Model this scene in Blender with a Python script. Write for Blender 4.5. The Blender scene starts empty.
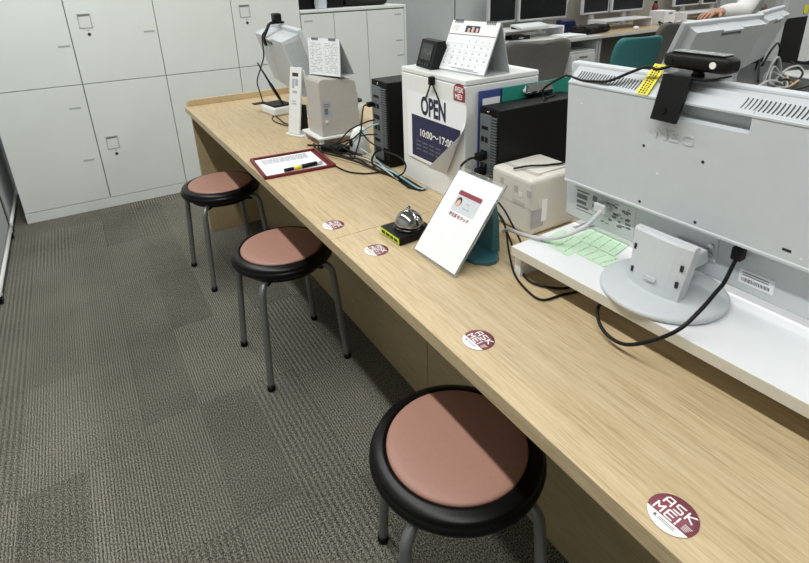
import bpy, bmesh, math, random
from mathutils import Vector, Matrix
random.seed(7)
SC = bpy.context.scene
COL = SC.collection
PI = math.pi

# ------------------------------------------------------------------ materials
def lin(h):
    h = h.lstrip('#')
    o = []
    for i in (0, 2, 4):
        c = int(h[i:i+2], 16) / 255
        o.append(c/12.92 if c <= .04045 else ((c+.055)/1.055)**2.4)
    return (o[0], o[1], o[2], 1)

def mat(name, hexc, rough=.5, metal=0, var=.06, scale=40, bump=0, bscale=400, coat=0, trans=0, spec=.5):
    m = bpy.data.materials.new(name); m.use_nodes = True
    n, l = m.node_tree.nodes, m.node_tree.links
    b = n['Principled BSDF']
    c = lin(hexc)
    b.inputs['Roughness'].default_value = rough
    b.inputs['Metallic'].default_value = metal
    b.inputs['Specular IOR Level'].default_value = spec
    b.inputs['Coat Weight'].default_value = coat
    b.inputs['Transmission Weight'].default_value = trans
    tc = n.new('ShaderNodeTexCoord')
    nz = n.new('ShaderNodeTexNoise'); nz.inputs['Scale'].default_value = scale; nz.inputs['Detail'].default_value = 3
    l.new(tc.outputs['Object'], nz.inputs['Vector'])
    r = n.new('ShaderNodeValToRGB')
    lo, hi = max(0, 1-var), 1+var
    r.color_ramp.elements[0].position = .3; r.color_ramp.elements[1].position = .7
    r.color_ramp.elements[0].color = (c[0]*lo, c[1]*lo, c[2]*lo, 1)
    r.color_ramp.elements[1].color = (min(1, c[0]*hi), min(1, c[1]*hi), min(1, c[2]*hi), 1)
    l.new(nz.outputs['Fac'], r.inputs['Fac']); l.new(r.outputs['Color'], b.inputs['Base Color'])
    if bump:
        n2 = n.new('ShaderNodeTexNoise'); n2.inputs['Scale'].default_value = bscale
        l.new(tc.outputs['Object'], n2.inputs['Vector'])
        bp = n.new('ShaderNodeBump'); bp.inputs['Strength'].default_value = bump; bp.inputs['Distance'].default_value = .001
        l.new(n2.outputs['Fac'], bp.inputs['Height']); l.new(bp.outputs['Normal'], b.inputs['Normal'])
    return m

def wood(name, ca, cb, cc, axis='Y', rough=.42):
    m = bpy.data.materials.new(name); m.use_nodes = True
    n, l = m.node_tree.nodes, m.node_tree.links
    b = n['Principled BSDF']; b.inputs['Roughness'].default_value = rough
    b.inputs['Specular IOR Level'].default_value = .4
    tc = n.new('ShaderNodeTexCoord')
    def noise(along, across, detail, dist=0):
        mp = n.new('ShaderNodeMapping')
        mp.inputs['Scale'].default_value = (across, along, across) if axis == 'Y' else (across, across, along)
        l.new(tc.outputs['Object'], mp.inputs['Vector'])
        z = n.new('ShaderNodeTexNoise'); z.inputs['Scale'].default_value = 1; z.inputs['Detail'].default_value = detail
        z.inputs['Distortion'].default_value = dist
        l.new(mp.outputs['Vector'], z.inputs['Vector']); return z.outputs['Fac']
    fine = noise(20, 480, 3, .5); mid = noise(9, 190, 4, .8); broad = noise(.8, 22, 3)
    def mth(op, a, bb):
        x = n.new('ShaderNodeMath'); x.operation = op
        for i, v in enumerate((a, bb)):
            if isinstance(v, (int, float)): x.inputs[i].default_value = v
            else: l.new(v, x.inputs[i])
        return x.outputs[0]
    s = mth('ADD', mth('ADD', mth('MULTIPLY', fine, .42), mth('MULTIPLY', mid, .44)), mth('MULTIPLY', broad, .14))
    r = n.new('ShaderNodeValToRGB'); e = r.color_ramp.elements
    e[0].position = .36; e[0].color = lin(ca); e[1].position = .64; e[1].color = lin(cc)
    k = r.color_ramp.elements.new(.48); k.color = lin(cb)
    l.new(s, r.inputs['Fac']); l.new(r.outputs['Color'], b.inputs['Base Color'])
    bp = n.new('ShaderNodeBump'); bp.inputs['Strength'].default_value = .12; bp.inputs['Distance'].default_value = .0006
    l.new(fine, bp.inputs['Height']); l.new(bp.outputs['Normal'], b.inputs['Normal'])
    return m

def carpet():
    m = bpy.data.materials.new('carpet_tiles'); m.use_nodes = True
    n, l = m.node_tree.nodes, m.node_tree.links
    b = n['Principled BSDF']; b.inputs['Roughness'].default_value = .95; b.inputs['Specular IOR Level'].default_value = .1
    tc = n.new('ShaderNodeTexCoord'); sp = n.new('ShaderNodeSeparateXYZ'); l.new(tc.outputs['Object'], sp.inputs[0])
    def mth(op, a, bb=0.0, c=None):
        x = n.new('ShaderNodeMath'); x.operation = op
        for i, v in enumerate((a, bb, c)):
            if v is None: continue
            if isinstance(v, (int, float)): x.inputs[i].default_value = v
            else: l.new(v, x.inputs[i])
        return x.outputs[0]
    def wn(a, bb):
        c = n.new('ShaderNodeCombineXYZ')
        for i, v in enumerate((a, bb)):
            if isinstance(v, (int, float)): c.inputs[i].default_value = v
            else: l.new(v, c.inputs[i])
        w = n.new('ShaderNodeTexWhiteNoise'); w.noise_dimensions = '2D'; l.new(c.outputs[0], w.inputs['Vector'])
        return w
    X, Y = sp.outputs[0], sp.outputs[1]
    si = mth('FLOOR', mth('DIVIDE', X, .1667))
    ti = mth('FLOOR', mth('DIVIDE', X, .5))
    off = wn(ti, 3.3).outputs['Value']
    tj = mth('FLOOR', mth('ADD', mth('DIVIDE', Y, .5), off))
    w1 = wn(si, tj); w2 = wn(mth('ADD', si, 17.5), tj)
    r1, r2 = w1.outputs['Value'], w2.outputs['Value']
    # ribs run along Y; two pitches chosen per strip
    coarse = mth('SINE', mth('MULTIPLY', X, 2*PI*62)); fine = mth('SINE', mth('MULTIPLY', X, 2*PI*118))
    pick = mth('GREATER_THAN', r1, .66)
    rib = mth('ADD', mth('MULTIPLY', coarse, pick), mth('MULTIPLY', fine, mth('SUBTRACT', 1, pick)))
    amp = mth('MULTIPLY_ADD', mth('POWER', r2, 1.5), .17, .06)
    def noise(sx, sy, detail):
        mp = n.new('ShaderNodeMapping'); mp.inputs['Scale'].default_value = (sx, sy, 1)
        l.new(tc.outputs['Object'], mp.inputs['Vector'])
        z = n.new('ShaderNodeTexNoise'); z.inputs['Scale'].default_value = 1; z.inputs['Detail'].default_value = detail
        l.new(mp.outputs['Vector'], z.inputs['Vector']); return z.outputs['Fac']
    loops = noise(420, 210, 4); broken = noise(110, 45, 4); stain = noise(2.2, 2.2, 3)
    v = mth('MULTIPLY', mth('MULTIPLY', rib, amp), mth('MULTIPLY_ADD', broken, 2.6, -.4))
    v = mth('ADD', v, mth('MULTIPLY_ADD', loops, 2.9, -1.45))
    v = mth('ADD', v, mth('MULTIPLY_ADD', stain, .3, -.15))
    v = mth('ADD', v, mth('MULTIPLY_ADD', r2, .10, -.05))
    v = mth('ADD', v, .5)
    # thin dark seams round each tile
    def seam(a, s):
        f = mth('FRACT', a); d = mth('MINIMUM', f, mth('SUBTRACT', 1, f)); return mth('LESS_THAN', d, s)
    sm = mth('MAXIMUM', seam(mth('DIVIDE', X, .5), .003), seam(mth('ADD', mth('DIVIDE', Y, .5), off), .003))
    v = mth('SUBTRACT', v, mth('MULTIPLY', sm, .10))
    r = n.new('ShaderNodeValToRGB'); e = r.color_ramp.elements
    e[0].position = .12; e[0].color = lin('#272723'); e[1].position = .9; e[1].color = lin('#a3a195')
    k = r.color_ramp.elements.new(.5); k.color = lin('#64635a')
    l.new(v, r.inputs['Fac']); l.new(r.outputs['Color'], b.inputs['Base Color'])
    bp = n.new('ShaderNodeBump'); bp.inputs['Strength'].default_value = .5; bp.inputs['Distance'].default_value = .003
    l.new(v, bp.inputs['Height']); l.new(bp.outputs['Normal'], b.inputs['Normal'])
    return m

M = {}
M['oak'] = wood('oak_laminate', '#a89370', '#bfaa85', '#cdba98')
M['oak_panel'] = wood('oak_laminate_panel', '#9b8967', '#ae9b77', '#b9a785')
M['carpet'] = carpet()
M['cabinet'] = mat('cabinet_steel', '#e5eae6', .45, var=.015, scale=6)
M['gap'] = mat('shadow_gap_grey', '#3b3d3b', .8)
M['keyhole'] = mat('keyhole_black', '#1a1a1a', .5)
M['tag'] = mat('label_holder_grey', '#b4b8b8', .4)
M['wallpaint'] = mat('wall_paint', '#b9bab8', .9, var=.02, scale=8)
M['ceil'] = mat('ceiling_board', '#bdbdbd', .9, var=.03, scale=30)
M['pink'] = mat('pink_vinyl', '#a87e6f', .5, var=.03, scale=120, bump=.08, bscale=900)
M['black_rubber'] = mat('black_rubber', '#040405', .36, var=.1, spec=.28)
M['grey_metal'] = mat('grey_painted_steel', '#878a89', .38, metal=.6, var=.04)
M['black'] = mat('black_plastic', '#08080a', .5, var=.1, spec=.3)
M['black_gloss'] = mat('black_gloss', '#08090b', .15)
M['pcblack'] = mat('pc_case_black', '#060607', .5, var=.15, scale=200, spec=.25)
M['pcgrey'] = mat('pc_rear_steel', '#737a7e', .4, metal=.4, var=.08)
M['white'] = mat('white_plastic', '#e3e5e3', .4, var=.015)
M['riser'] = mat('white_board', '#e6e8ea', .35, var=.01)
M['edge'] = mat('cream_edge_band', '#cfcabb', .5, var=.02)
M['monitor'] = mat('monitor_grey_plastic', '#c6cbce', .45, var=.015, bump=.03, bscale=1500)
M['monitor_dark'] = mat('monitor_slot_dark', '#3a3d3e', .6)
M['beige'] = mat('printer_ivory', '#d0cec4', .5, var=.02)
M['beige_grey'] = mat('printer_grey', '#b3b1aa', .5, var=.03)
M['paper'] = mat('white_paper', '#eceef0', .7, var=.01)
M['ink'] = mat('grey_ink', '#6a6d74', .7)
M['ink_light'] = mat('light_grey_ink', '#a9adb4', .7)
M['greenpaper'] = mat('green_paper', '#c6e2c4', .75, var=.03)
M['handwriting'] = mat('faint_green_ink', '#9fb89f', .7)
M['greyslip'] = mat('grey_slip', '#a7a9ac', .7)
M['maroon'] = mat('maroon_print', '#8b4a58', .4, var=.02)
M['red_tray'] = mat('dark_red_leatherette', '#6d1d22', .5, var=.08, bump=.2, bscale=600)
M['red_print'] = mat('red_print', '#8e3440', .5)
M['navy'] = mat('navy_print', '#171f48', .4, var=.06)
M['navytext'] = mat('navy_text', '#1c2240', .5)
M['offwhite'] = mat('offwhite_print', '#f0eeea', .5)
M['chrome'] = mat('chrome', '#b4b4b2', .14, metal=1, var=.02)
M['lime'] = mat('lime_label', '#cfe23a', .5)
M['teal'] = mat('teal_plastic', '#2e5d66', .45, var=.04)
M['teal_board'] = mat('teal_clipboard', '#1f8a78', .4, var=.04)
M['teal_fabric'] = mat('teal_fabric', '#3f7f81', .9, var=.1, scale=90, bump=.3, bscale=500)
M['grey_fabric'] = mat('grey_mesh_fabric', '#6f6d68', .85, var=.1, scale=90, bump=.3, bscale=500)
M['chairframe'] = mat('chair_frame_grey', '#7d7d7a', .5)
M['blue_folder'] = mat('blue_folder', '#3c4a86', .5, var=.03)
M['yellow'] = mat('yellow_tape', '#f2e32c', .5, var=.03)
M['cable_grey'] = mat('grey_cable', '#c4c6c6', .45)
M['cable_black'] = mat('black_cable', '#0b0b0b', .5, spec=.3)
M['cable_blue'] = mat('light_blue_cable', '#8fb9c4', .45)
M['desk_white'] = mat('desk_white', '#d8dad6', .4, var=.02)
M['desk_wood'] = mat('desk_tan', '#b29c7c', .5, var=.05)
M['desk_black'] = mat('desk_dark', '#2a2c2e', .4, var=.1)
M['partition'] = mat('partition_grey', '#b5b9ba', .7, var=.02)
M['partition_dk'] = mat('partition_beige_grey', '#a09e94', .85, var=.06, scale=60)
M['screen'] = mat('screen_black', '#0b0d10', .25)
M['frame_grey'] = mat('light_frame', '#c8cacb', .4)
M['skin'] = mat('skin', '#b98a70', .55, var=.04)
M['hair'] = mat('hair_dark', '#241b18', .6, var=.2)
M['shirt'] = mat('white_shirt', '#e4e4e1', .85, var=.03, bump=.2, bscale=300)
M['trousers'] = mat('dark_trousers', '#2b2d33', .9)
M['bag'] = mat('black_bag', '#16140f', .8, var=.25, scale=120, bump=.4, bscale=300)
M['skinprint'] = mat('skin_print', '#e0b79f', .6)
M['hairprint'] = mat('brown_print', '#41302b', .6)
M['cardgrey'] = mat('card_grey', '#cdd2d6', .4)
M['plasticbag'] = mat('clear_bag', '#c8cdd6', .25, var=.1, scale=60)
M['lcd'] = mat('lcd_dark', '#252a22', .3)
M['tan_paper'] = mat('tan_paper', '#d8bf95', .7)
def acrylic():
    m = bpy.data.materials.new('clear_acrylic'); m.use_nodes = True
    b = m.node_tree.nodes['Principled BSDF']
    b.inputs['Base Color'].default_value = (.93, .97, .96, 1); b.inputs['Roughness'].default_value = .06
    b.inputs['Transmission Weight'].default_value = .9; b.inputs['IOR'].default_value = 1.3
    return m
M['acrylic'] = acrylic()

# ------------------------------------------------------------------ mesh builder
def smooth_path(pts, n=8):
    P = [Vector(p) for p in pts]
    if len(P) < 3: return P
    out = []
    Q = [P[0]*2-P[1]] + P + [P[-1]*2-P[-2]]
    for i in range(1, len(Q)-2):
        a, b, c, d = Q[i-1], Q[i], Q[i+1], Q[i+2]
        for k in range(n):
            t = k/n
            out.append(.5*((2*b)+(c-a)*t+(2*a-5*b+4*c-d)*t*t+(3*b-a-3*c+d)*t**3))
    out.append(P[-1]); return out

class MB:
    def __init__(s): s.bm = bmesh.new(); s.sm = set()
    def _fin(s, verts, T, smooth=False):
        if T is not None: bmesh.ops.transform(s.bm, matrix=T, verts=verts)
        if smooth:
            vs = set(verts)
            for f in s.bm.faces:
                if f.verts[0] in vs: f.smooth = True
        return s
    def box(s, x0, x1, y0, y1, z0, z1, bev=0, T=None, seg=2):
        r = bmesh.ops.create_cube(s.bm, size=1)
        vs = r['verts']
        for v in vs:
            v.co = Vector((x0+(v.co.x+.5)*(x1-x0), y0+(v.co.y+.5)*(y1-y0), z0+(v.co.z+.5)*(z1-z0)))
        if bev:
            es = list({e for v in vs for e in v.link_edges})
            before = set(s.bm.verts)-set(vs)
            bmesh.ops.bevel(s.bm, geom=es, offset=bev, segments=seg, profile=.5, affect='EDGES')
            vs = [v for v in s.bm.verts if v not in before]
        return s._fin(vs, T)
    def prism(s, poly, h, T=None, bev=0, smooth=False):
        """polygon in local XY extruded 0..h in Z then moved by T"""
        before = set(s.bm.verts)
        lo = [s.bm.verts.new((x, y, 0)) for x, y in poly]; hi = [s.bm.verts.new((x, y, h)) for x, y in poly]
        n = len(poly)
        fs = [s.bm.faces.new(lo[::-1]), s.bm.faces.new(hi)]
        for i in range(n): fs.append(s.bm.faces.new((lo[i], lo[(i+1) % n], hi[(i+1) % n], hi[i])))
        bmesh.ops.recalc_face_normals(s.bm, faces=fs)
        if bev:
            es = list({e for f in fs[:2] for e in f.edges})
            bmesh.ops.bevel(s.bm, geom=es, offset=bev, segments=2, profile=.5, affect='EDGES')
        return s._fin([v for v in s.bm.verts if v not in before], T, smooth)
    def loft(s, rings, T=None, smooth=True, cap=True, closed=True):
        before = set(s.bm.verts); fs = []
        R = [[s.bm.verts.new(p) for p in r] for r in rings]
        n = len(R[0])
        for a, b in zip(R, R[1:]):
            for i in range(n if closed else n-1):
                fs.append(s.bm.faces.new((a[i], a[(i+1) % n], b[(i+1) % n], b[i])))
        if smooth:
            for f in fs: f.smooth = True
        if cap: fs += [s.bm.faces.new(R[0][::-1]), s.bm.faces.new(R[-1])]
        bmesh.ops.recalc_face_normals(s.bm, faces=fs)
        return s._fin([v for v in s.bm.verts if v not in before], T)
    def lathe(s, prof, n=32, T=None):
        rings = []
        for r, z in prof:
            r = max(r, 1e-4)
            rings.append([(r*math.cos(2*PI*i/n), r*math.sin(2*PI*i/n), z) for i in range(n)])
        return s.loft(rings, T)
    def cyl(s, p0, p1, r0, r1=None, n=16):
        return s.tube([p0, p1], r0, n, r1, sm=1)
    def tube(s, pts, r, n=8, r1=None, sm=8):
        P = smooth_path(pts, sm) if len(pts) > 2 else [Vector(p) for p in pts]
        rings = []; up = None
        for i, p in enumerate(P):
            t = (P[min(i+1, len(P)-1)]-P[max(i-1, 0)]).normalized()
            if up is None: up = t.orthogonal().normalized()
            up = (up-t*up.dot(t))
            up = up.normalized() if up.length > 1e-6 else t.orthogonal().normalized()
            w = t.cross(up)
            rr = r if r1 is None else r+(r1-r)*i/(len(P)-1)
            rings.append([p+(up*math.cos(2*PI*k/n)+w*math.sin(2*PI*k/n))*rr for k in range(n)])
        return s.loft(rings)
    def quad(s, a, b, c, d):
        f = s.bm.faces.new([s.bm.verts.new(p) for p in (a, b, c, d)]); return s
    def raw(s, verts, faces, fn=None, T=None):
        V = [s.bm.verts.new(fn(v) if fn else v) for v in verts]
        for f in faces:
            try: s.bm.faces.new([V[i] for i in f])
            except ValueError: pass
        return s._fin(V, T)
    def text(s, body, size, T=None, fn=None, ext=.0004, off=0, ax='CENTER', ay='CENTER', sx=1, space=1):
        v, f = text_geo(body, size, ext, off, ax, ay, sx, space)
        return s.raw(v, f, fn, T)
    def build(s, name, m, parent=None, loc=None):
        me = bpy.data.meshes.new(name); s.bm.to_mesh(me); s.bm.free()
        me.materials.append(m)
        o = bpy.data.objects.new(name, me); COL.objects.link(o)
        if parent: o.parent = parent
        if loc: o.location = loc
        return o

STROKES = {'A': [[(0, 0), (0, .72), (.22, 1), (1, 1), (1, 0)], [(0, .42), (1, .42)]], 'S': [[(1, 1), (.12, 1), (0, .88), (0, .56), (.9, .46), (1, .38), (1, .1), (.88, 0), (0, 0)]],
           'K': [[(0, 0), (0, 1)], [(1, 1), (.08, .5), (1, 0)]], 'M': [[(0, 0), (0, 1), (.5, .45), (1, 1), (1, 0)]], 'E': [[(1, 1), (.1, 1), (0, .9), (0, .1), (.1, 0), (1, 0)], [(0, .5), (.9, .5)]],
           '!': [[(0, .36), (0, 1)], [(0, 0), (0, .12)]]}
def strokes(mb, word, x, y, h, w, gap, t, z, dz, T=None):
    n = 0
    for ch in word:
        cw = 0 if ch == '!' else w
        for line in STROKES[ch]:
            for (a, b), (c, d) in zip(line, line[1:]):
                p = Vector((x+a*cw, y+b*h, 0)); q = Vector((x+c*cw, y+d*h, 0)); u = (q-p).normalized()*t/2; v = Vector((-u.y, u.x, 0))
                p -= u*.8; q += u*.8
                P = [(p+v), (p-v), (q-v), (q+v)]
                mb.prism([(k.x, k.y) for k in P], dz, (T or Matrix()) @ Matrix.Translation((0, 0, z+n*.00003))); n = (n+1) % 5
        x += cw+gap
def text_geo(body, size, ext, off, ax, ay, sx, space):
    cu = bpy.data.curves.new('txt', 'FONT'); cu.body = body; cu.size = size; cu.extrude = ext; cu.offset = off
    cu.align_x = ax; cu.align_y = ay; cu.resolution_u = 3; cu.space_character = space
    o = bpy.data.objects.new('txt', cu); COL.objects.link(o)
    bpy.context.view_layer.update()
    dg = bpy.context.evaluated_depsgraph_get()
    me = bpy.data.meshes.new_from_object(o.evaluated_get(dg))
    v = [Vector((p.co.x*sx, p.co.y, p.co.z)) for p in me.vertices]; f = [list(q.vertices) for q in me.polygons]
    bpy.data.objects.remove(o); bpy.data.curves.remove(cu); bpy.data.meshes.remove(me)
    return v, f

def frame(o, x, y):
    """matrix with origin o, local x along x, local y along y (orthogonalised)"""
    x = Vector(x).normalized(); y = Vector(y); y = (y-x*y.dot(x)).normalized(); z = x.cross(y)
    m = Matrix((x, y, z)).transposed().to_4x4(); m.translation = Vector(o); return m
def tag(o, label, cat, group=None):
    o['label'] = label; o['category'] = cat
    if group: o['group'] = group
    return o
def thing(name, label, cat, loc=(0, 0, 0), rz=0, group=None):
    o = bpy.data.objects.new(name, None); COL.objects.link(o)
    o.empty_display_size = .05; o.location = loc; o.rotation_euler = (0, 0, rz)
    return tag(o, label, cat, group)
def struct(name, mb, m):
    o = mb.build(name, m); o['kind'] = 'structure'; return o
def mesh_thing(name, mb, m, label, cat, loc=(0, 0, 0), rz=0, group=None):
    o = mb.build(name, m, None, loc); o.rotation_euler = (0, 0, rz); return tag(o, label, cat, group)
def copy_tree(o, parent=None):
    c = o.copy(); COL.objects.link(c)
    if parent: c.parent = parent
    for ch in list(o.children): copy_tree(ch, c)
    return c
def cable(name, pts, r, m, label, group=None, cat='cable', n=8):
    o = Vector(pts[0])
    return mesh_thing(name, MB().tube([Vector(p)-o for p in pts], r, n), m, label, cat, o, 0, group)

H = .72     # counter top

# ------------------------------------------------------------------ room shell
struct('floor', MB().box(-1.62, 9.5, -2.6, 6.5, -.03, 0), M['carpet'])
struct('ceiling', MB().box(-1.62, 9.5, -2.6, 6.5, 2.6, 2.65), M['ceil'])
struct('wall_left', MB().box(-1.67, -1.62, -2.6, 6.5, 0, 2.6), M['wallpaint'])
struct('wall_right', MB().box(9.5, 9.55, -2.6, 6.5, 0, 2.6), M['wallpaint'])
struct('wall_back', MB().box(-1.62, 9.5, 6.5, 6.55, 0, 2.6), M['wallpaint'])
struct('wall_front', MB().box(-1.62, 9.5, -2.65, -2.6, 0, 2.6), M['wallpaint'])

# ------------------------------------------------------------------ reception counter (two units)
def counter_unit(name_label, y0, y1, end):
    t = thing('reception_counter', name_label, 'counter', (0, y0, 0))
    L = y1-y0
    MB().box(0, .78, 0.0006, L-.0006, .69, H, .0015).build('worktop', M['oak'], t)
    MB().box(.31, .328, .046 if end else .002, L-.0355 if end else L+.042, 0, .6895).build('modesty_panel', M['oak_panel'], t)
    if end:
        MB().box(.022, .78, L-.035, L-.008, 0, .6895, .001).build('end_panel', M['oak_panel'], t)
        p = [(.012, 0), (.76, 0), (.76, .032), (.03, .032), (.018, .028), (.012, .016)]
        MB().prism(p, .02, frame((0, L-.002, H+.0002), (1, 0, 0), (0, 0, 1)), .002).build('upstand', M['oak'], t)
    else:
        MB().box(.05, .78, .01, .037, 0, .6895, .001).build('end_panel', M['oak_panel'], t)
    return t
counter_unit('far oak counter unit by the grey cabinets, with a raised end lip', 1.112, 2.957, True)
counter_unit('near light oak counter unit under the big monitor and white shelf', -.75, 1.112, False)

# ------------------------------------------------------------------ stools
def stool():
    t = thing('round_stool', '', 'stool')
    rim = [(.10, .408), (.150, .406), (.160, .409), (.1690, .414), (.1740, .420), (.1762, .427), (.1755, .4325), (.1725, .4365), (.1700, .4392), (.1702, .4420), (.1692, .4460), (.1660, .4490), (.158, .4520), (.1500, .4548), (.1465, .4556), (.1435, .4548), (.1418, .4525), (.1412, .449), (.10, .449)]
    MB().lathe(rim, 64).build('rim', M['black_rubber'], t)
    cu = [(.02, .4493), (.1405, .4493), (.1407, .4540), (.1385, .4573), (.134, .4592), (.120, .4618), (.09, .4645), (.05, .4657), (.001, .4660)]
    MB().lathe(cu, 64).build('seat_cushion', M['pink'], t)
    MB().lathe([(.02, .385), (.135, .385), (.14, .39), (.14, .4065), (.02, .4065)], 40).build('seat_base', M['black_rubber'], t)
    for k in range(4):
        a = PI/4+k*PI/2
        d = Vector((math.cos(a), math.sin(a), 0)); e = Vector((-d.y, d.x, 0))
        pts = [d*.06+Vector((0, 0, .397)), d*.12+Vector((0, 0, .397)), d*.155+Vector((0, 0, .393)), d*.176+Vector((0, 0, .372)), d*.183+Vector((0, 0, .33)), d*.195+Vector((0, 0, .18)), d*.209+Vector((0, 0, .012))]
        lg = MB().tube(pts, .0118, 14).build('leg', M['grey_metal'], t)
        p = d*.2094
        MB().lathe([(.002, 0), (.0128, 0), (.0138, .004), (.0132, .02), (.002, .02)], 14, Matrix.Translation(p)).build('foot_cap', M['black_rubber'], lg)
        MB().box(-.02, .02, -.012, .012, .378, .386, .003, Matrix.Translation(d*.13) @ Matrix.Rotation(a, 4, 'Z')).build('bracket', M['black_rubber'], t)
    return t
s1 = stool()
for o, x, y, a, lb in ((s1, .0425, .6468, -22, 'nearest round pink-topped stool, cut off by the bottom of the view'),
                       (None, .0395, 1.665, 2, 'middle round pink-topped stool, all four grey feet on the carpet'),
                       (None, .016, 2.441, 6, 'farthest round pink-topped stool, tucked near the end of the counter')):
    if o is None: o = copy_tree(s1)
    o.location = (x, y, 0); o.rotation_euler = (0, 0, math.radians(a)); o['label'] = lb; o['group'] = 'stools along the counter'

# ------------------------------------------------------------------ round stickers
def sticker(x, y, lb, r=.0282, rz=-PI/2, g='round stickers on the counter'):
    t = thing('round_sticker', lb, 'sticker', (x, y, H+.0003), rz, g)
    MB().lathe([(.0005, 0), (r, 0), (r, .0005), (.0005, .0005)], 48).build('disc', M['maroon'], t)
    n = 24; c = -r*.42
    a0 = math.asin(c/r)
    P = [(r*math.cos(-PI-a0+(PI+2*a0)*i/n), r*math.sin(-PI-a0+(PI+2*a0)*i/n)) for i in range(n+1)]
    MB().prism(P, .0003, Matrix.Translation((0, 0, .00055))).build('white_band', M['offwhite'], t)
    T = MB()
    strokes(T, 'ASK', -r*.60, r*.22, r*.40, r*.31, r*.17, r*.07, .00065, .0003)
    strokes(T, 'ME!', -r*.70, -r*.33, r*.40, r*.32, r*.17, r*.07, .00065, .0003)
    for k in range(5):
        T.box(r*.52, r*(.86-.03*k), -r*(.02+.07*k), -r*(.0+.07*k), .00065, .0009)
    T.build('lettering', M['offwhite'], t)
    B = MB()
    B.text('R', r*.2, Matrix.Translation((-r*.42, -r*.62, .0012)), ext=.0002, off=.0003)
    for k in range(2): B.box(-r*.28, r*.45, -r*(.58+.09*k), -r*(.55+.09*k), .0009, .0012)
    B.build('fine_print', M['ink'], t)
    return t
sticker(.041, .2231, 'nearest round maroon and white sticker, at the bottom right of the counter')
sticker(.0567, .6046, 'round maroon and white sticker beside the nearest stool, right of the sign stand')
sticker(.0685, .9996, 'pale round sticker lying just in front of the silver call bell')
sticker(.0418, 1.185, 'round sticker between the red tray and the call bell, farthest of the four')

# ------------------------------------------------------------------ steel cabinets on the far wall
CY = 3.678
def door(t, x0, x1, z0, z1, handle=None, hz=None, tagpos=()):
    d = MB().box(x0+.0022, x1-.0022, -.0175, -.0005, z0+.0022, z1-.0022, .0012, seg=1).build('door', M['cabinet'], t)
    if handle is not None:
        hx = handle
        f = MB()
        w, h = .034, .040
        for a, b, c, e in ((-w, w, h-.005, h), (-w, w, -h, -h+.005), (-w, -w+.005, -h, h), (w-.005, w, -h, h)):
            f.box(hx+a, hx+b, -.0205, -.0176, hz+c, hz+e, .001, seg=1)
        f.build('handle_frame', M['tag'], d)
        MB().box(hx-.029, hx+.029, -.0183, -.0177, hz-.035, hz+.035).build('handle_cup', M['white'], d)
        MB().prism([(hx-.029, hz+.024), (hx+.029, hz+.027), (hx+.029, hz+.035), (hx-.029, hz+.035)], .0008, frame((0, -.0183, 0), (1, 0, 0), (0, 0, 1))).build('finger_grip', M['chairframe'], d)
        MB().cyl((hx+.008, -.0178, hz-.074), (hx+.008, -.0195, hz-.074), .0085, n=16).build('keyhole', M['keyhole'], d)
        MB().cyl((hx+.006, -.0178, hz-.053), (hx+.006, -.019, hz-.053), .003, n=12).build('indicator', M['ink'], d)
    for tx, tz in tagpos:
        MB().box(tx-.030, tx+.030, -.0190, -.0176, tz-.005, tz+.005, .001, seg=1).build('label_holder', M['tag'], d)
    return d
def cabinet(lb, xs, z0, z1, doors, plinth=0, g='grey steel cabinets on the far wall'):
    x0, x1 = xs[0], xs[-1]
    t = thing('steel_cabinet', lb, 'cabinet', (0, CY+.018, z0), 0, g)
    bz = plinth
    MB().box(x0+.0006, x1-.0006, 0, .44, bz, z1-z0-.0006).build('carcass', M['cabinet'], t)
    if plinth: MB().box(x0+.0006, x1-.0006, -.0172, .44, 0, plinth-.002, .001, seg=1).build('plinth', M['cabinet'], t)
    MB().box(x0+.003, x1-.003, -.0004, -.0001, bz+.001, z1-z0-.003).build('door_gap', M['gap'], t)
    for (a, b), kw in zip(zip(xs, xs[1:]), doors): door(t, a, b, bz, z1-z0-(.006 if g.startswith('low') else 0), **kw)
    return t
SP = .7805
XA = (-.885, -.4244, .036); XB = (.036, .4969, .957)
cabinet('upper left grey steel cabinet, above the floor-standing left one', XA, SP, 1.86, [dict(tagpos=[(-.468, .222)]), dict(handle=-.338, hz=.352, tagpos=[(-.012, .272)])])
cabinet('lower left grey steel cabinet standing on the carpet', XA, 0, SP, [dict(tagpos=[(-.492, .649), (-.490, .327)]), dict(handle=-.342, hz=.413)], .0629)
cabinet('upper right grey steel cabinet, above and left of the small far monitor', XB, SP, 1.86, [dict(), dict(handle=.580, hz=.356)])
cabinet('lower right grey steel cabinet half hidden behind the counter end', XB, 0, SP, [dict(), dict(handle=.580, hz=.41)], .0629)
low = cabinet('low grey steel cabinet with black bags on its top', (.960, 1.209, 1.475, 1.795), 0, 1.098, [dict(tagpos=[(1.015, 1.045)]), dict(), dict(tagpos=[(1.74, 1.05), (1.75, .857), (1.755, .745)])], .0629, 'low grey cabinet')
MB().box(.9605, 1.812, -.02, .44, 1.0985, 1.118, .002, seg=1).build('top_board', M['cabinet'], low)
MB().box(1.796, 1.812, -.02, .44, 0, 1.098, .002, seg=1).build('side_panel', M['cabinet'], low)
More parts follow.
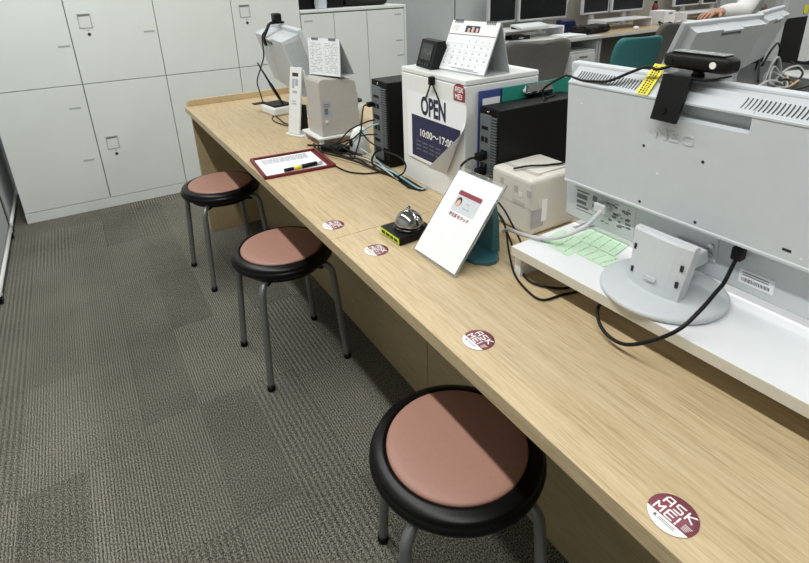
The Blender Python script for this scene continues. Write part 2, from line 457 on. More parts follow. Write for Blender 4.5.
# things on the low cabinet
def soft_box(sx, sy, sz, bev, seed, amp):
    b = MB(); b.box(-sx/2, sx/2, -sy/2, sy/2, 0, sz, bev)
    bmesh.ops.subdivide_edges(b.bm, edges=b.bm.edges[:], cuts=4, use_grid_fill=True)
    rnd = random.Random(seed)
    for v in b.bm.verts:
        if v.co.z > .02: v.co += Vector((rnd.uniform(-1, 1), rnd.uniform(-1, 1), rnd.uniform(-1, 1)))*amp
    for f in b.bm.faces: f.smooth = True
    return b
bagt = thing('shoulder_bag', 'black fabric bag on the right of the low cabinet top', 'bag', (1.545, 3.92, 1.1185))
soft_box(.36, .26, .22, .03, 3, .004).build('bag_body', M['bag'], bagt)
MB().tube([(-.1, -.04, .20), (-.09, -.04, .28), (0, -.04, .31), (.09, -.04, .28), (.1, -.04, .20)], .009).build('strap', M['black'], bagt)
bx = thing('black_box', 'black box on the left of the low cabinet top', 'box', (1.16, 3.93, 1.1185))
MB().box(-.19, .18, -.15, .15, 0, .20, .006).build('box_body', M['pcblack'], bx)
MB().box(-.192, .182, -.152, .152, .201, .25, .006).build('lid', M['black'], bx)
pbag = soft_box(.085, .035, .19, .008, 5, .004)
mesh_thing('plastic_pouch', pbag, M['plasticbag'], 'clear plastic pouch leaning against the black box', 'pouch', (1.145, 3.745, 1.1185), .2)

# ------------------------------------------------------------------ rolling partitions on the left edge
def rolling_panel(x, y0, y1, lb, h=1.75, edge=False):
    t = thing('rolling_partition', lb, 'partition', (x, y0, 0), 0, 'rolling partitions at the left edge')
    L = y1-y0
    MB().box(-.022, .006, .02, L-.02, .09, h, .004).build('panel', M['partition'], t)
    MB().cyl((0, -.005, .055), (0, L+.002, .055), .0135, n=16).build('bottom_rail', M['white'], t)
    MB().cyl((-.008, .01, .06), (-.008, .01, h+.02), .014, n=14).build('post', M['white'], t)
    MB().cyl((-.008, L-.01, .06), (-.008, L-.01, h+.02), .014, n=14).build('post', M['white'], t)
    if edge: MB().box(-.024, .009, L-.05, L-.022, .085, h-.05, .002).build('edge_strip', M['black'], t)
    for yy in (.02, L-.02):
        MB().cyl((-.2, yy, .05), (.012, yy, .05), .013, n=12).build('foot', M['white'], t)
        for xx in (-.18, .0):
            w = MB(); w.cyl((xx-.01, yy, .021), (xx+.01, yy, .021), .021, n=18); w.build('caster', M['black_rubber'], t)
    return t
rolling_panel(-.952, 2.70, 3.52, 'light grey rolling partition at the left edge, the nearer one with a black edge strip', edge=True)
rolling_panel(-.955, 3.58, 4.3, 'farther rolling partition, standing in the gap beside the left cabinet', h=1.5)

# ------------------------------------------------------------------ red tray, form, marker
tr = thing('red_tray', 'dark red shallow tray on the counter', 'tray', (.130, 1.724, H), math.radians(-4.5))
MB().box(-.123, .123, -.112, .112, .0003, .004, .0015).build('tray_base', M['red_tray'], tr)
rm = MB(); w = .011
for a in ((-.123, .123, .112-w, .112), (-.123, .123, -.112, -.112+w), (-.123, -.123+w, -.112, .112), (.123-w, .123, -.112, .112)):
    rm.box(*a, .0035, .0105, .003)
rm.build('rim', M['red_tray'], tr)
fm = thing('printed_form', 'white printed form lying in the red tray', 'paper', (.124, 1.727, H+.0042), math.radians(-4.5))
MB().box(-.105, .104, -.094, .092, 0, .0006).build('sheet', M['paper'], fm)
ln = MB()
for k in range(6):
    y = .076-k*.0095
    x = -.085
    while x < .07:
        q = random.uniform(.006, .03); ln.box(x, min(x+q, .078), y-.003, y+.003, .0007, .0010); x += q+.003
ln.build('printing', M['ink_light'], fm)
ms = MB()
mk = thing('marker_pen', 'black marker pen with yellow middle lying in the red tray', 'pen', (.135, 1.644, H+.0125), math.radians(3))
for nm, x0, x1, r, m in (('barrel', -.03, .012, .0062, 'cardgrey'), ('yellow_band', -.028, -.003, .0066, 'yellow'), ('cap', .0, .055, .0072, 'black'), ('tip_cap', -.062, -.03, .0058, 'black'), ('end_plug', .055, .075, .0062, 'cardgrey')):
    MB().cyl((x0, 0, 0), (x1, 0, 0), r, n=14).build(nm, M[m], mk)

# ------------------------------------------------------------------ call bell
bl = thing('call_bell', 'silver dome call bell on a black square base with a lime label', 'bell', (.167, 1.030, H), math.radians(1.5))
MB().box(-.045, .058, -.045, .045, .0003, .021, .003).build('base', M['black'], bl)
MB().box(-.0462, -.0452, -.043, .043, .003, .019, .0004).build('label_strip', M['lime'], bl)
tl = MB()
for k, (a, b) in enumerate(((-.036, -.022), (-.018, -.005), (-.001, .016), (.020, .036))):
    tl.box(-.0468, -.0463, a, b, .0075, .0145)
tl.build('lettering', M['keyhole'], bl)
BT = Matrix.Translation((.009, -.004, 0)) @ Matrix.Diagonal((.93, .93, .97, 1))
MB().lathe([(.005, .0219), (.041, .0219), (.042, .026), (.036, .029), (.005, .029)], 40, BT).build('plinth_ring', M['black_gloss'], bl)
MB().lathe([(.005, .031), (.0375, .031), (.0385, .033), (.0375, .040), (.034, .049), (.028, .057), (.019, .0635), (.009, .0668), (.001, .0675)], 40, BT).build('dome', M['chrome'], bl)
MB().lathe([(.001, .067), (.0035, .067), (.0035, .0735), (.0055, .0745), (.0055, .0785), (.001, .0795)], 16, BT).build('button', M['chrome'], bl)
MB().cyl((.009, -.004, .022), (.009, -.004, .04), .006, n=12).build('spindle', M['chrome'], bl)

# ------------------------------------------------------------------ sign stand on the teal reader
SO = Vector((.143, .872, H+.0035)); SXA = Vector((.006, -.148, 0)); SYA = Vector((.137, .004, .172))
ST = frame(SO, SXA, SYA)
sg = thing('acrylic_sign', 'clear acrylic sign holder with white card sheet leaning on the teal stand', 'sign', (0, 0, 0))
MB().box(-.0785, .0785, -.004, .224, -.0035, .0, .0008, ST, seg=1).build('acrylic_plate', M['acrylic'], sg)
MB().box(-.0745, .0735, .003, .215, .0003, .0008, 0, ST).build('sheet', M['paper'], sg)
cd = MB()
def rrect(x0, x1, y0, y1, r, n=5):
    P = []
    for cx, cy, a in ((x1-r, y1-r, 0), (x0+r, y1-r, PI/2), (x0+r, y0+r, PI), (x1-r, y0+r, 1.5*PI)):
        for i in range(n+1): P.append((cx+r*math.cos(a+i*PI/2/n), cy+r*math.sin(a+i*PI/2/n)))
    return P
cx0, cx1, cy0, cy1 = -.036, .040, .124, .174
card = MB().prism(rrect(cx0, cx1, cy0, cy1, .005), .0004, ST @ Matrix.Translation((0, 0, .0009))).build('card_picture', M['cardgrey'], sg)
MB().prism([(cx0+.002, cy1), (cx1-.002, cy1), (cx1, cy1-.003), (cx1, cy1-.011), (cx0, cy1-.011), (cx0, cy1-.003)], .0003, ST @ Matrix.Translation((0, 0, .0014))).build('red_band', M['red_print'], card)
def ell(cx, cy, a, b, n=20): return [(cx+a*math.cos(2*PI*i/n), cy+b*math.sin(2*PI*i/n)) for i in range(n)]
MB().prism(ell(-.022, .147, .0088, .0115), .0003, ST @ Matrix.Translation((0, 0, .0014))).build('portrait_hair', M['hairprint'], card)
MB().prism(ell(-.0215, .144, .0060, .0082), .0003, ST @ Matrix.Translation((0, 0, .0018))).build('portrait_face', M['skinprint'], card)
cl = MB()
for x0, x1, y in ((.002, .014, .149), (-.003, .008, .137), (.012, .020, .137)): cl.box(x0, x1, y-.0011, y+.0011, .0014, .0017, 0, ST)
cl.build('card_lines', M['ink_light'], card)
MB().text('学生証をタッチ', .0098, ST @ Matrix.Translation((.001, .1145, .0012)), ext=.0002, off=.0002).build('lettering', M['red_print'], sg)

rd = thing('card_reader_stand', 'teal plastic stand behind the white acrylic sign', 'stand', (0, 0, 0))
MB().prism([(.205, .845), (.215, .815), (.235, .794), (.255, .790), (.272, .80), (.300, .838), (.300, .905), (.285, .915), (.22, .915), (.205, .90)], .010, Matrix.Translation((0, 0, H+.0003)), .002).build('base_plate', M['teal'], rd)
MB().loft([[(.268, .8215, .7304), (.268, .905, .7304), (.292, .905, .7304), (.292, .8215, .7304)],
           [(.272, .824, .80), (.272, .903, .80), (.290, .903, .80), (.290, .824, .80)],
           [(.268, .826, .84), (.268, .900, .84), (.283, .900, .84), (.283, .826, .84)],
           [(.264, .826, .853), (.264, .900, .853), (.275, .900, .857), (.275, .826, .857)]], smooth=False).build('upright', M['teal'], rd)

# ------------------------------------------------------------------ white storage box with the OPEN sheet
obx = thing('storage_box', 'white upright storage box carrying the clock and desk calendar', 'box', (.39, 1.083, H))
MB().box(0, .255, 0, .315, .0003, .333, .003).build('box_body', M['white'], obx)
MB().box(0, .255, 0, .315, .3342, .349, .003).build('lid', M['white'], obx)
# ask me sticker on its front
st = thing('arched_sticker', 'small arched maroon sticker at the top right of the white box front', 'sticker', (.3893, 1.108, 1.034))
ar = [(-.024, -.022), (.024, -.022), (.025, 0)]+[(.025*math.cos(a), .005+.019*math.sin(a)) for a in [PI*i/10 for i in range(1, 10)]]+[(-.025, 0)]
FT = frame((0, 0, 0), (0, -1, 0), (0, 0, 1))
MB().prism(ar, .0006, FT).build('disc', M['red_print'], st)
ll = MB(); strokes(ll, 'ASK', -.0165, .002, .0115, .0085, .004, .0024, .0007, .0003, FT); strokes(ll, 'ME!', -.0165, -.016, .0115, .0095, .0045, .0024, .0007, .0003, FT)
ll.build('lettering', M['offwhite'], st)
# hanging sheet; (u,v) metres on the sheet: u to the right (towards -Y), v up; right lower corner rolls outward
sh = thing('hanging_sign', 'white curling OPEN sheet hung by a black cord on the storage box', 'sign', (.386, 1.362, .800))
SW, SHH = .292, .205
CR = Vector((.196, 0)); cdv = Vector((.88, -.475)).normalized(); RR = .017
def sheetmap(u, v, off):
    d = (u-CR.x)*cdv.x+v*cdv.y
    if d <= 0: return Vector((-off-.0015*u/.3, -u, v))
    a = min(d/RR, 1.75)
    rest = d-a*RR
    along = RR*math.sin(a)+rest*math.cos(a); out = RR*(1-math.cos(a))+rest*math.sin(a)
    p = Vector((u, v))+cdv*(along-d)
    nx = math.cos(a); nt = -math.sin(a)
    return Vector((-out-off*nx-.0015*u/.3, -(p.x+cdv.x*off*nt), p.y+cdv.y*off*nt))
def sheet_grid(u0, u1, v0, v1, off, nu=70, nv=40, fn=None):
    vs, fs = [], []
    for j in range(nv+1):
        for i in range(nu+1): vs.append(sheetmap(u0+(u1-u0)*i/nu, v0+(v1-v0)*j/nv, off))
    for j in range(nv):
        for i in range(nu):
            if fn is None or fn(u0+(u1-u0)*(i+.5)/nu, v0+(v1-v0)*(j+.5)/nv):
                a = j*(nu+1)+i; fs.append((a, a+1, a+nu+2, a+nu+1))
    return vs, fs
o = MB(); o.raw(*sheet_grid(0, SW, 0, SHH, 0)); o.raw(*sheet_grid(0, SW, 0, SHH, .0006))
for f in o.bm.faces: f.smooth = True
o.build('sheet', M['paper'], sh)
b = MB(); b.raw(*sheet_grid(.026, .268, .010, .137, .0012))
for f in b.bm.faces: f.smooth = True
b.build('navy_panel', M['navy'], sh)
MB().text('OPEN', .073, fn=lambda v: sheetmap(v.x+.140, v.y+.169, .0012+v.z), ext=.0003, off=.0022, sx=.66).build('heading', M['navytext'], sh)
MB().text('10:00〜17:00', .031, fn=lambda v: sheetmap(v.x+.152, v.y+.088, .0018+v.z), ext=.0003, off=.0003, sx=1.0).build('hours', M['offwhite'], sh)
sm = MB()
for k in range(3):
    for q in range(4):
        u = .05+q*.034; v = .058-k*.012
        sm.raw(*sheet_grid(u, u+.026, v, v+.0035, .0016, 4, 1))
sm.build('small_print', M['ink'], sh)
cdm = MB()
cdm.tube([(-.003, -.108, .199), (-.004, -.124, .225), (-.005, -.1365, .248)], .0023); cdm.tube([(-.003, -.172, .199), (-.004, -.154, .225), (-.005, -.1375, .248)], .0023)
cdm.build('cord', M['black'], sh)
MB().box(-.012, .0035, -.145, -.130, .238, .262, .003).build('hook', M['black'], sh)

# clock on the box
ck = thing('desk_clock', 'small black digital desk clock on the white storage box', 'clock', (.434, 1.318, 1.0692), math.radians(-8))
CT = Matrix.Rotation(math.radians(14), 4, 'Y')
MB().loft([[(-.016, -.049, .0005), (-.016, .051, .0005), (.046, .051, .0005), (.046, -.049, .0005)], [(.007, -.049, .077), (.007, .051, .077), (.032, .051, .077), (.032, -.049, .077)]], smooth=False).build('clock_body', M['black'], ck)
CF = frame((-.0163, 0, .0005), (0, -1, 0), (.023, 0, .0765))
MB().box(-.037, .032, .024, .070, 0, .0012, .0003, CF, seg=1).build('display', M['lcd'], ck)
dd = MB()
dd.text('15', .024, CF @ Matrix.Translation((-.010, .045, .0014)), ext=.0001); dd.text('24', .024, CF @ Matrix.Translation((.017, .045, .0014)), ext=.0001)
dd.build('digits', M['ink'], ck)
bt = MB()
for k in range(4): bt.box(-.032+k*.017, -.020+k*.017, .008, .016, -.001, .002, .001, CF)
bt.build('buttons', M['black_gloss'], ck)

# tent calendars
def tent(t, W, hgt, dep, lean):
    """front face at local -x, width along y; ridge at top"""
    th = .0015
    A = [(0, 0), (dep, 0), (lean+th, hgt), (lean, hgt)]
    front = [(0, 0), (th*1.5, 0), (lean+th, hgt), (lean, hgt)]
    back = [(dep-th*1.5, 0), (dep, 0), (lean+th*1.6, hgt), (lean+th*.2, hgt)]
    floor_ = [(th*1.5, .0004), (dep-th*1.5, .0004), (dep-th*1.5, .0016), (th*1.5, .0016)]
    T = frame((0, W/2, .0004), (1, 0, 0), (0, 0, 1))
    m = MB(); m.prism(front, W, T); m.prism(back, W, T); m.prism(floor_, W, T)
    m.build('stand_card', M['partition'], t)
    return frame((-.0012, 0, .0004), (0, -1, 0), (lean, 0, hgt))
cal = thing('desk_calendar', 'white tent desk calendar with a small photo strip, on the white storage box', 'calendar', (.446, 1.181, 1.0692), math.radians(5))
PT = tent(cal, .186, .130, .096, .058)
MB().box(-.092, .092, .004, .143, 0, .0012, 0, PT).build('page', M['paper'], cal)
MB().box(-.03, .025, .112, .130, .0013, .0016, 0, PT).build('photo', M['navy'], cal)
ph = MB()
for x0, x1, y0, y1 in ((-.02, -.012, .112, .123), (-.005, .004, .112, .127), (.012, .02, .113, .124)): ph.box(x0, x1, y0, y1, .0017, .0019, 0, PT)
ph.build('photo_figures', M['skinprint'], cal)
MB().box(-.09, .09, .1035, .1055, .0013, .0016, 0, PT).build('red_rule', M['maroon'], cal)
tx = MB(); tx.text('10', .022, PT @ Matrix.Translation((-.07, .121, .0015)), ext=.0001); tx.build('month_number', M['tan_paper'], cal)
tx = MB()
k = 0
for r_ in range(5):
    for c_ in range(7):
        k += 1
        if 1 <= k-3 <= 31: tx.text(str(k-3), .0078, PT @ Matrix.Translation((-.076+c_*.0255, .088-r_*.0165, .0015)), ext=.0001)
for r_ in range(1, 6): tx.box(-.088, .088, .0953-r_*.0165, .0956-r_*.0165, .0013, .0014, 0, PT)
for a, b_, y in ((-.04, .05, .0115), (-.01, .03, .008), (.02, .07, .008)): tx.box(a, b_, y-.0008, y+.0008, .0013, .0015, 0, PT)
tx.build('dates', M['ink'], cal)
for x0 in (-.078, .046):
    rg = MB(); rg.box(x0-.002, x0+.032, .1415, .1428, .0012, .0016, 0, PT)
    for i in range(6): rg.box(x0+.006*i-.001, x0+.006*i+.001, .136, .146, .0005, .0032, 0, PT)
    rg.build('binding', M['ink'], cal)

# blue folder and clipboard between box and computer
fo = thing('blue_folder', 'blue document folder standing against the side of the white storage box', 'folder', (.427, 1.0745, H))
MB().box(0, .25, -.001, .003, .0005, .318, .001, seg=1).build('cover', M['blue_folder'], fo)
MB().box(.012, .07, -.0022, -.0012, .25, .297, 0).build('white_label', M['paper'], fo)
cb = thing('clipboard', 'teal clipboard with a chrome clip standing behind the black computer', 'clipboard', (.502, 1.0685, H))
MB().box(0, .268, -.0018, .0018, .0005, .320, .001, seg=1).build('board', M['teal_board'], cb)
MB().tube([(.076, -.0115, .2935), (.166, -.0115, .2935)], .0075, 14).build('clip_lever', M['black_gloss'], cb)
MB().loft([[(.070, -.0022, .302), (.172, -.0022, .302), (.172, -.0165, .296), (.070, -.0165, .296)], [(.082, -.0022, .318), (.160, -.0022, .318), (.160, -.012, .320), (.082, -.012, .320)]], smooth=False).build('clip', M['chrome'], cb)
# ------------------------------------------------------------------ computer towers
def tower(lb, x, y, depth, width, h):
    t = thing('computer_tower', lb, 'computer', (x, y, H), 0, 'black computer towers on the counter')
    MB().box(.004, depth, 0, width, .006, h, .003).build('case', M['pcblack'], t)
    rp = MB().box(.0, .0038, .006, width*.66, .02, h-.018, .0008, seg=1).build('rear_panel', M['pcgrey'], t) if False else MB().box(.0, .0038, width*.36, width-.005, .02, h-.018, .0008, seg=1).build('rear_panel', M['pcgrey'], t)
    v = MB()
    nv = 26
    for k in range(nv):
        z = h*.24+(h*.7)*k/nv
        v.box(-.0012, .0039, width*.08, width*.33, z, z+h*.7/nv*.5)
    v.build('vent_fins', M['pcgrey'], t)
    p = MB()
    for k, (a, b_, z, dz) in enumerate(((.50, .82, .80, .03), (.50, .64, .68, .05), (.70, .84, .68, .05), (.50, .84, .55, .05), (.50, .62, .42, .06), (.68, .84, .42, .06), (.5, .84, .28, .04), (.5, .84, .16, .06))):
        p.box(-.0012, .0005, width*a, width*b_, h*z, h*(z+dz))
    p.build('ports', M['black'], t)
    MB().cyl((-.003, width*.5, h-.009), (.004, width*.5, h-.009), .003, n=10).build('thumbscrew', M['chrome'], t)
    for a, b_ in ((.03, .05), (depth-.06, .05)):
        MB().box(a, a+b_, .008, width-.008, 0.0002, .0058).build('foot', M['black_rubber'], t)
    return t
tower('black computer tower between the white storage box and the ivory printer', .420, .9885, .30, .0755, .2835)
tower('black computer tower left of the white storage box, cables in its back', .380, 1.478, .30, .107, .2865)
# ------------------------------------------------------------------ ivory label printer beside the shelf
lp = thing('label_printer', 'ivory box-shaped printer standing beside the white monitor shelf', 'printer', (.402, .8415, H))
MB().box(0, .162, 0, .145, .003, .149, .011, seg=3).build('printer_body', M['beige'], lp)
MB().box(.03, .05, .016, .134, .1489, .1500, .0004, seg=1).build('lid_groove', M['beige_grey'], lp)
MB().box(.04, .15, .022, .128, .1493, .1527, .0015).build('lid', M['beige'], lp)
MB().box(.118, .140, .03, .055, .1528, .1533).build('lid_label', M['beige_grey'], lp)
pp = MB()
for y in (.055, .098):
    pp.box(-.0008, .002, y-.052, y-.040, .106, .122); 
pp.box(-.0008, .002, .098, .110, .112, .128)
pp.build('ports', M['beige_grey'], lp)
MB().box(-.0008, .001, .031, .042, .098, .109).build('button', M['white'], lp)
sl = MB()
for k in range(3): sl.box(-.0008, .001, .02, .062, .083-k*.005, .085-k*.005)
sl.box(-.0006, .001, .0, .145, .0755, .0762)
for k in range(3): sl.box(-.0008, .001, .10, .14, .083-k*.005, .085-k*.005)
sl.build('vent_lines', M['beige_grey'], lp)
MB().box(.004, .044, -.0008, .001, .024, .072).build('data_label', M['greyslip'], lp)
MB().box(.036, .053, -.0014, .001, .036, .092).build('white_label', M['paper'], lp)
for a, b_ in ((.02, .02), (.02, .12), (.13, .02), (.13, .12)): MB().cyl((a, b_, .0002), (a, b_, .004), .007, n=10).build('foot', M['black_rubber'], lp)

# ------------------------------------------------------------------ white monitor shelf
RA = math.radians(-1.9)   # local +y runs along the counter
rs = thing('monitor_shelf', 'white low shelf on the counter under the big monitor', 'shelf', (.2495, .739, H), -math.radians(-1.9)-0)
rs.rotation_euler = (0, 0, math.radians(1.9))
MB().box(.0015, .30, -1.05, 0, .050, .070, .0006, seg=1).build('top_board', M['riser'], rs)
MB().box(0, .0014, -1.05, 0, .050, .070, .0003, seg=1).build('edge_band', M['edge'], rs)
for y in (-.018, -1.05):
    MB().box(.012, .285, y, y+.017, .0003, .0495).build('end_leg', M['riser'], rs)

# ------------------------------------------------------------------ monitors seen from behind
def monitor(t, x0, z0, w, h, tilt, big=False, screen=True, dep=.045, m_=.022):
    """local: base centre at origin, back towards -x, width along y"""
    T = Matrix.Translation((x0, 0, z0)) @ Matrix.Rotation(-math.radians(tilt), 4, 'Y')
    hw = w/2
    bz = MB(); bz.box(0, .02, -hw, hw, 0, h, .004, T)
    bezel = bz.build('bezel', M['monitor'], t)
    if screen: MB().box(.0201, .0208, -hw+.015, hw-.015, .018, h-.015, 0, T).build('screen', M['screen'], t)
    zl, zt, zv = (h*.2817, h*.8947, h*.971) if big else (h*.17, h*.925, h*.945)
    prof = [(-.0005, zl-.012), (-dep+.002, zl), (-dep-.0015, zl+.001), (-dep-.0015, zl+.005), (-dep, zl+.007), (-dep, zt), (-dep-.0015, zt+.001), (-dep-.0015, zt+.004), (-dep+.003, zt+.006), (-.006, zv), (-.0005, zv+.004)]
    # centre section carries a recessed grip
    g = .072
    gprof = [(-.0005, zl-.012), (-dep+.002, zl), (-dep-.0015, zl+.001), (-dep-.0015, zl+.005), (-dep, zl+.007), (-dep, zt-.026), (-.008, zt-.022), (-.008, zt+.001), (-dep-.001, zt+.001), (-dep-.001, zt+.004), (-.006, zv), (-.0005, zv+.004)]
    if not big:
        prof = [(-.0005, zl-.02), (-dep, zl), (-dep, zt), (-.0005, zv)]
        gprof = [(-.0005, zl-.02), (-dep, zl), (-dep, zt-.03), (-dep+.02, zt-.026), (-dep+.02, zt-.012), (-dep-.006, zt-.012), (-dep-.006, zt-.004), (-.0005, zv+.002)]
    sh_ = MB()
    for y0, y1, p in ((-hw+m_, -g, prof), (g, hw-m_, prof), (-g, g, gprof)):
        sh_.prism(p, y1-y0, T @ frame((0, y1, 0), (1, 0, 0), (0, 0, 1)))
    sh_.build('back_shell', M['monitor'], t)
    return T, dep, zl, zt, zv
mn = thing('big_monitor', 'large light grey monitor seen from behind on the white shelf', 'monitor', (.352, .463, H+.0702))
Tm, dep, zl, zt, zv = monitor(mn, .0800, .0180, .600, .343, 3.6, True, dep=.030)
def mp(y, z):   # world Y,Z on the back -> local
    return y-.463, z-(H+.0702)
VT = Tm @ frame((-dep+.0025, 0, zt+.006), (0, -1, 0), (dep-.009, 0, zv-zt-.006))
for s0, n_ in ((-.265, 23), (.050, 31)):
    vt = MB()
    for k in range(n_):
        x = s0+k*.0063
        if x > .262: break
        vt.prism([(x, .004), (x+.0016, .004), (x+.0032, .010), (x+.0042, .017), (x+.0044, .024), (x+.0028, .024), (x+.0024, .017), (x+.0014, .010)], .0008, VT)
    vt.build('vent_grille', M['monitor_dark'], mn)
BK = Tm @ frame((-dep, 0, 0), (0, -1, 0), (0, 0, 1))   # back face: x right, y up, z out
MB().text('NEC', .024, BK @ Matrix.Translation((-.046, zt-.058, .0004)), ext=.0008, off=.0007, sx=1.45, space=1.1).build('raised_lettering', M['monitor'], mn)
for y, z in ((.562, 1.029), (.453, 1.028), (.559, .920), (.451, .919)):
    ly, lz = mp(y, z); MB().cyl(BK @ Vector((-ly, lz-.018, -.0005)), BK @ Vector((-ly, lz-.018, .0006)), .0026, n=10).build('screw_hole', M['keyhole'], mn)
ly, lz = mp(.310, .928); MB().box(-ly-.006, -ly+.006, lz-.020, lz-.016, -.0005, .0006, 0, BK).build('lock_slot', M['keyhole'], mn)
for y, z in ((.53, .985), (.706, 1.08), (.29, .922)):
    ly, lz = mp(y, z); MB().cyl(BK @ Vector((-ly, lz-.018, -.0005)), BK @ Vector((-ly, lz-.018, .0004)), .0022, n=10).build('mould_mark', M['white'], mn)
LB = Tm @ frame((-.0003, 0, 0), (0, -1, 0), (0, 0, 1))
MB().box(-.272, -.122, .0135, .0765, .0, .0005, 0, LB).build('rating_label', M['frame_grey'], mn)
rl = MB(); rn = random.Random(2)
for a, b_, y0, y1 in ((-.268, -.235, .054, .0565), (-.268, -.240, .042, .050), (-.268, -.242, .032, .038), (-.226, -.214, .046, .056), (-.226, -.212, .034, .041), (-.268, -.236, .024, .028), (-.268, -.225, .019, .0205)):
    rl.box(a, b_, .0135+(y0-.01)*1.24, .0135+(y1-.01)*1.24, .0005, .0008, 0, LB)
for k in range(26):
    x = rn.uniform(-.205, -.137); y = rn.uniform(.018, .070); ww = rn.uniform(.004, .014)
    rl.box(x, min(x+ww, -.13), y, y+rn.uniform(.0015, .005), .0005, .0008, 0, LB)
rl.build('rating_print', M['ink'], mn)
MB().box(.082, .137, .017, .043, 0, .0005, 0, LB).build('barcode_label', M['paper'], mn)
bc = MB(); x = .087
while x < .131:
    q = rn.uniform(.0006, .0018); bc.box(x, x+q, .0215, .028, .0005, .0008, 0, LB); x += q+rn.uniform(.0006, .0014)
for y in (.0325, .037): bc.box(.087, .128, y, y+.0016, .0005, .0008, 0, LB)
bc.build('barcode', M['ink'], mn)
# hinge plate, neck, base
hp = MB().box(-.098, .042, .034, .085, .0, .0032, .0008, LB, seg=1).build('hinge_plate', M['monitor'], mn)
sc_ = MB()
for x, y in ((.032, .063), (.032, .046)): sc_.cyl(LB @ Vector((x, y, .003)), LB @ Vector((x, y, .0065)), .0052, n=14)
sc_.build('screws', M['chrome'], hp)
def nring(x, hw, dx, z, bulge):
    P = []
    for i in range(9):
        s = -1+2*i/8; P.append((x-bulge*(1-s*s), hw*s, z))
    for i in range(9):
        s = 1-2*i/8; P.append((x+dx, hw*s, z))
    return P
nk = MB()
nk.loft([nring(-.031, .0465, .022, .0125, .009), nring(-.029, .048, .022, .035, .009), nring(-.026, .0505, .021, .06, .008), nring(-.023, .0535, .019, .09, .006), nring(-.0215, .055, .017, .108, .005), nring(-.019, .0545, .012, .112, .004)], smooth=False)
nk.box(-.006, .078, -.03, .03, .045, .075, .004)
neck = nk.build('neck', M['monitor'], mn)
for y, z, x in ((.045, .078, -.0245), (.042, .036, -.030), (-.043, .074, -.0265), (-.041, .044, -.0305)):
    MB().box(x-.0030, x+.004, y-.0022, y+.0022, z-.005, z+.005).build('slot', M['keyhole'], neck)
MB().prism(rrect(-.011, .011, -.004, .004, .004), .003, frame((-.0385, 0.002, .038), (0, -1, 0), (.09, 0, 1))).build('cable_hole', M['monitor'], neck)
MB().lathe([(.005, .0003), (.100, .0003), (.1035, .003), (.1035, .0085), (.099, .0115), (.06, .0125), (.005, .0125)], 64).build('base', M['monitor'], mn)

# webcam on the big monitor
wc = thing('webcam', 'black bar webcam clipped to the top of the big monitor', 'webcam', (.405, .495, 1.150), math.radians(-3))
bb = MB()
n = 20
def cap(y, k, rx=.018, rz=.0135):
    sg = lambda v: (abs(v)**.6)*(1 if v > 0 else -1)
    return [(k*rx*sg(math.cos(2*PI*i/n)), y, .029+k*rz*sg(math.sin(2*PI*i/n))) for i in range(n)]
bb.loft([cap(-.058, .5), cap(-.056, .74), cap(-.051, .92), cap(-.045, 1), cap(.045, 1), cap(.051, .92), cap(.056, .74), cap(.058, .5)])
bb.build('camera_bar', M['black'], wc)
MB().box(-.012, .013, -.046, .046, .0427, .0445, .001).build('top_strip', M['grey_metal'], wc)
MB().cyl((-.0178, -.033, .029), (-.0198, -.033, .029), .0052, n=18).build('white_badge', M['offwhite'], wc)
MB().cyl((-.0175, .040, .029), (-.0190, .040, .029), .0036, n=14).build('dark_port', M['black_gloss'], wc)
MB().cyl((0, .0, .0072), (0, .0, .017), .010, .008, 16).build('pivot', M['black'], wc)
MB().box(-.022, .046, -.028, .046, .0035, .007, .001).build('clamp_plate', M['black'], wc)
MB().loft([[(-.026, -.006, .0068), (-.026, .044, .0068), (-.020, .044, .002), (-.020, -.006, .002)], [(-.040, .000, -.067), (-.040, .047, -.067), (-.034, .047, -.067), (-.034, .000, -.067)]], smooth=False).build('clamp_leg', M['black'], wc)
MB().cyl((-.0360, .027, -.050), (-.0392, .027, -.050), .006, n=18).build('clamp_button', M['black_gloss'], wc)
cable('webcam_cable', [(.396, .53, 1.173), (.388, .555, 1.162), (.390, .578, 1.1635), (.388, .608, 1.150), (.384, .648, 1.130), (.386, .685, 1.124), (.388, .715, 1.1215), (.396, .755, 1.124), (.43, .80, 1.112), (.50, .92, 1.06), (.60, 1.01, 1.01), (.66, 1.03, 1.007)], .0026, M['cable_black'], 'thin black webcam cable draped along the top of the big monitor')
tp = MB(); TP = frame((.388, .588, 1.1205), (-.003, -.026, 0), (.026, -.040, .038))
tp.box(0, .025, -.006, .055, .002, .0028, 0, TP)
tpt = thing('yellow_label_tape', 'yellow label tape with tiny print stuck across the top edge of the big monitor', 'label')
tp.build('tape', M['yellow'], tpt)
tq = MB(); rn = random.Random(5)
for c_ in (.005, .0110, .0165):
    y = -.004
    while y < .049:
        q = rn.uniform(.0015, .0035); tq.box(c_, c_+.0032, y, min(y+q, .051), .0029, .0032, 0, TP); y += q+.0016
tq.build('tiny_print', M['hairprint'], tpt)

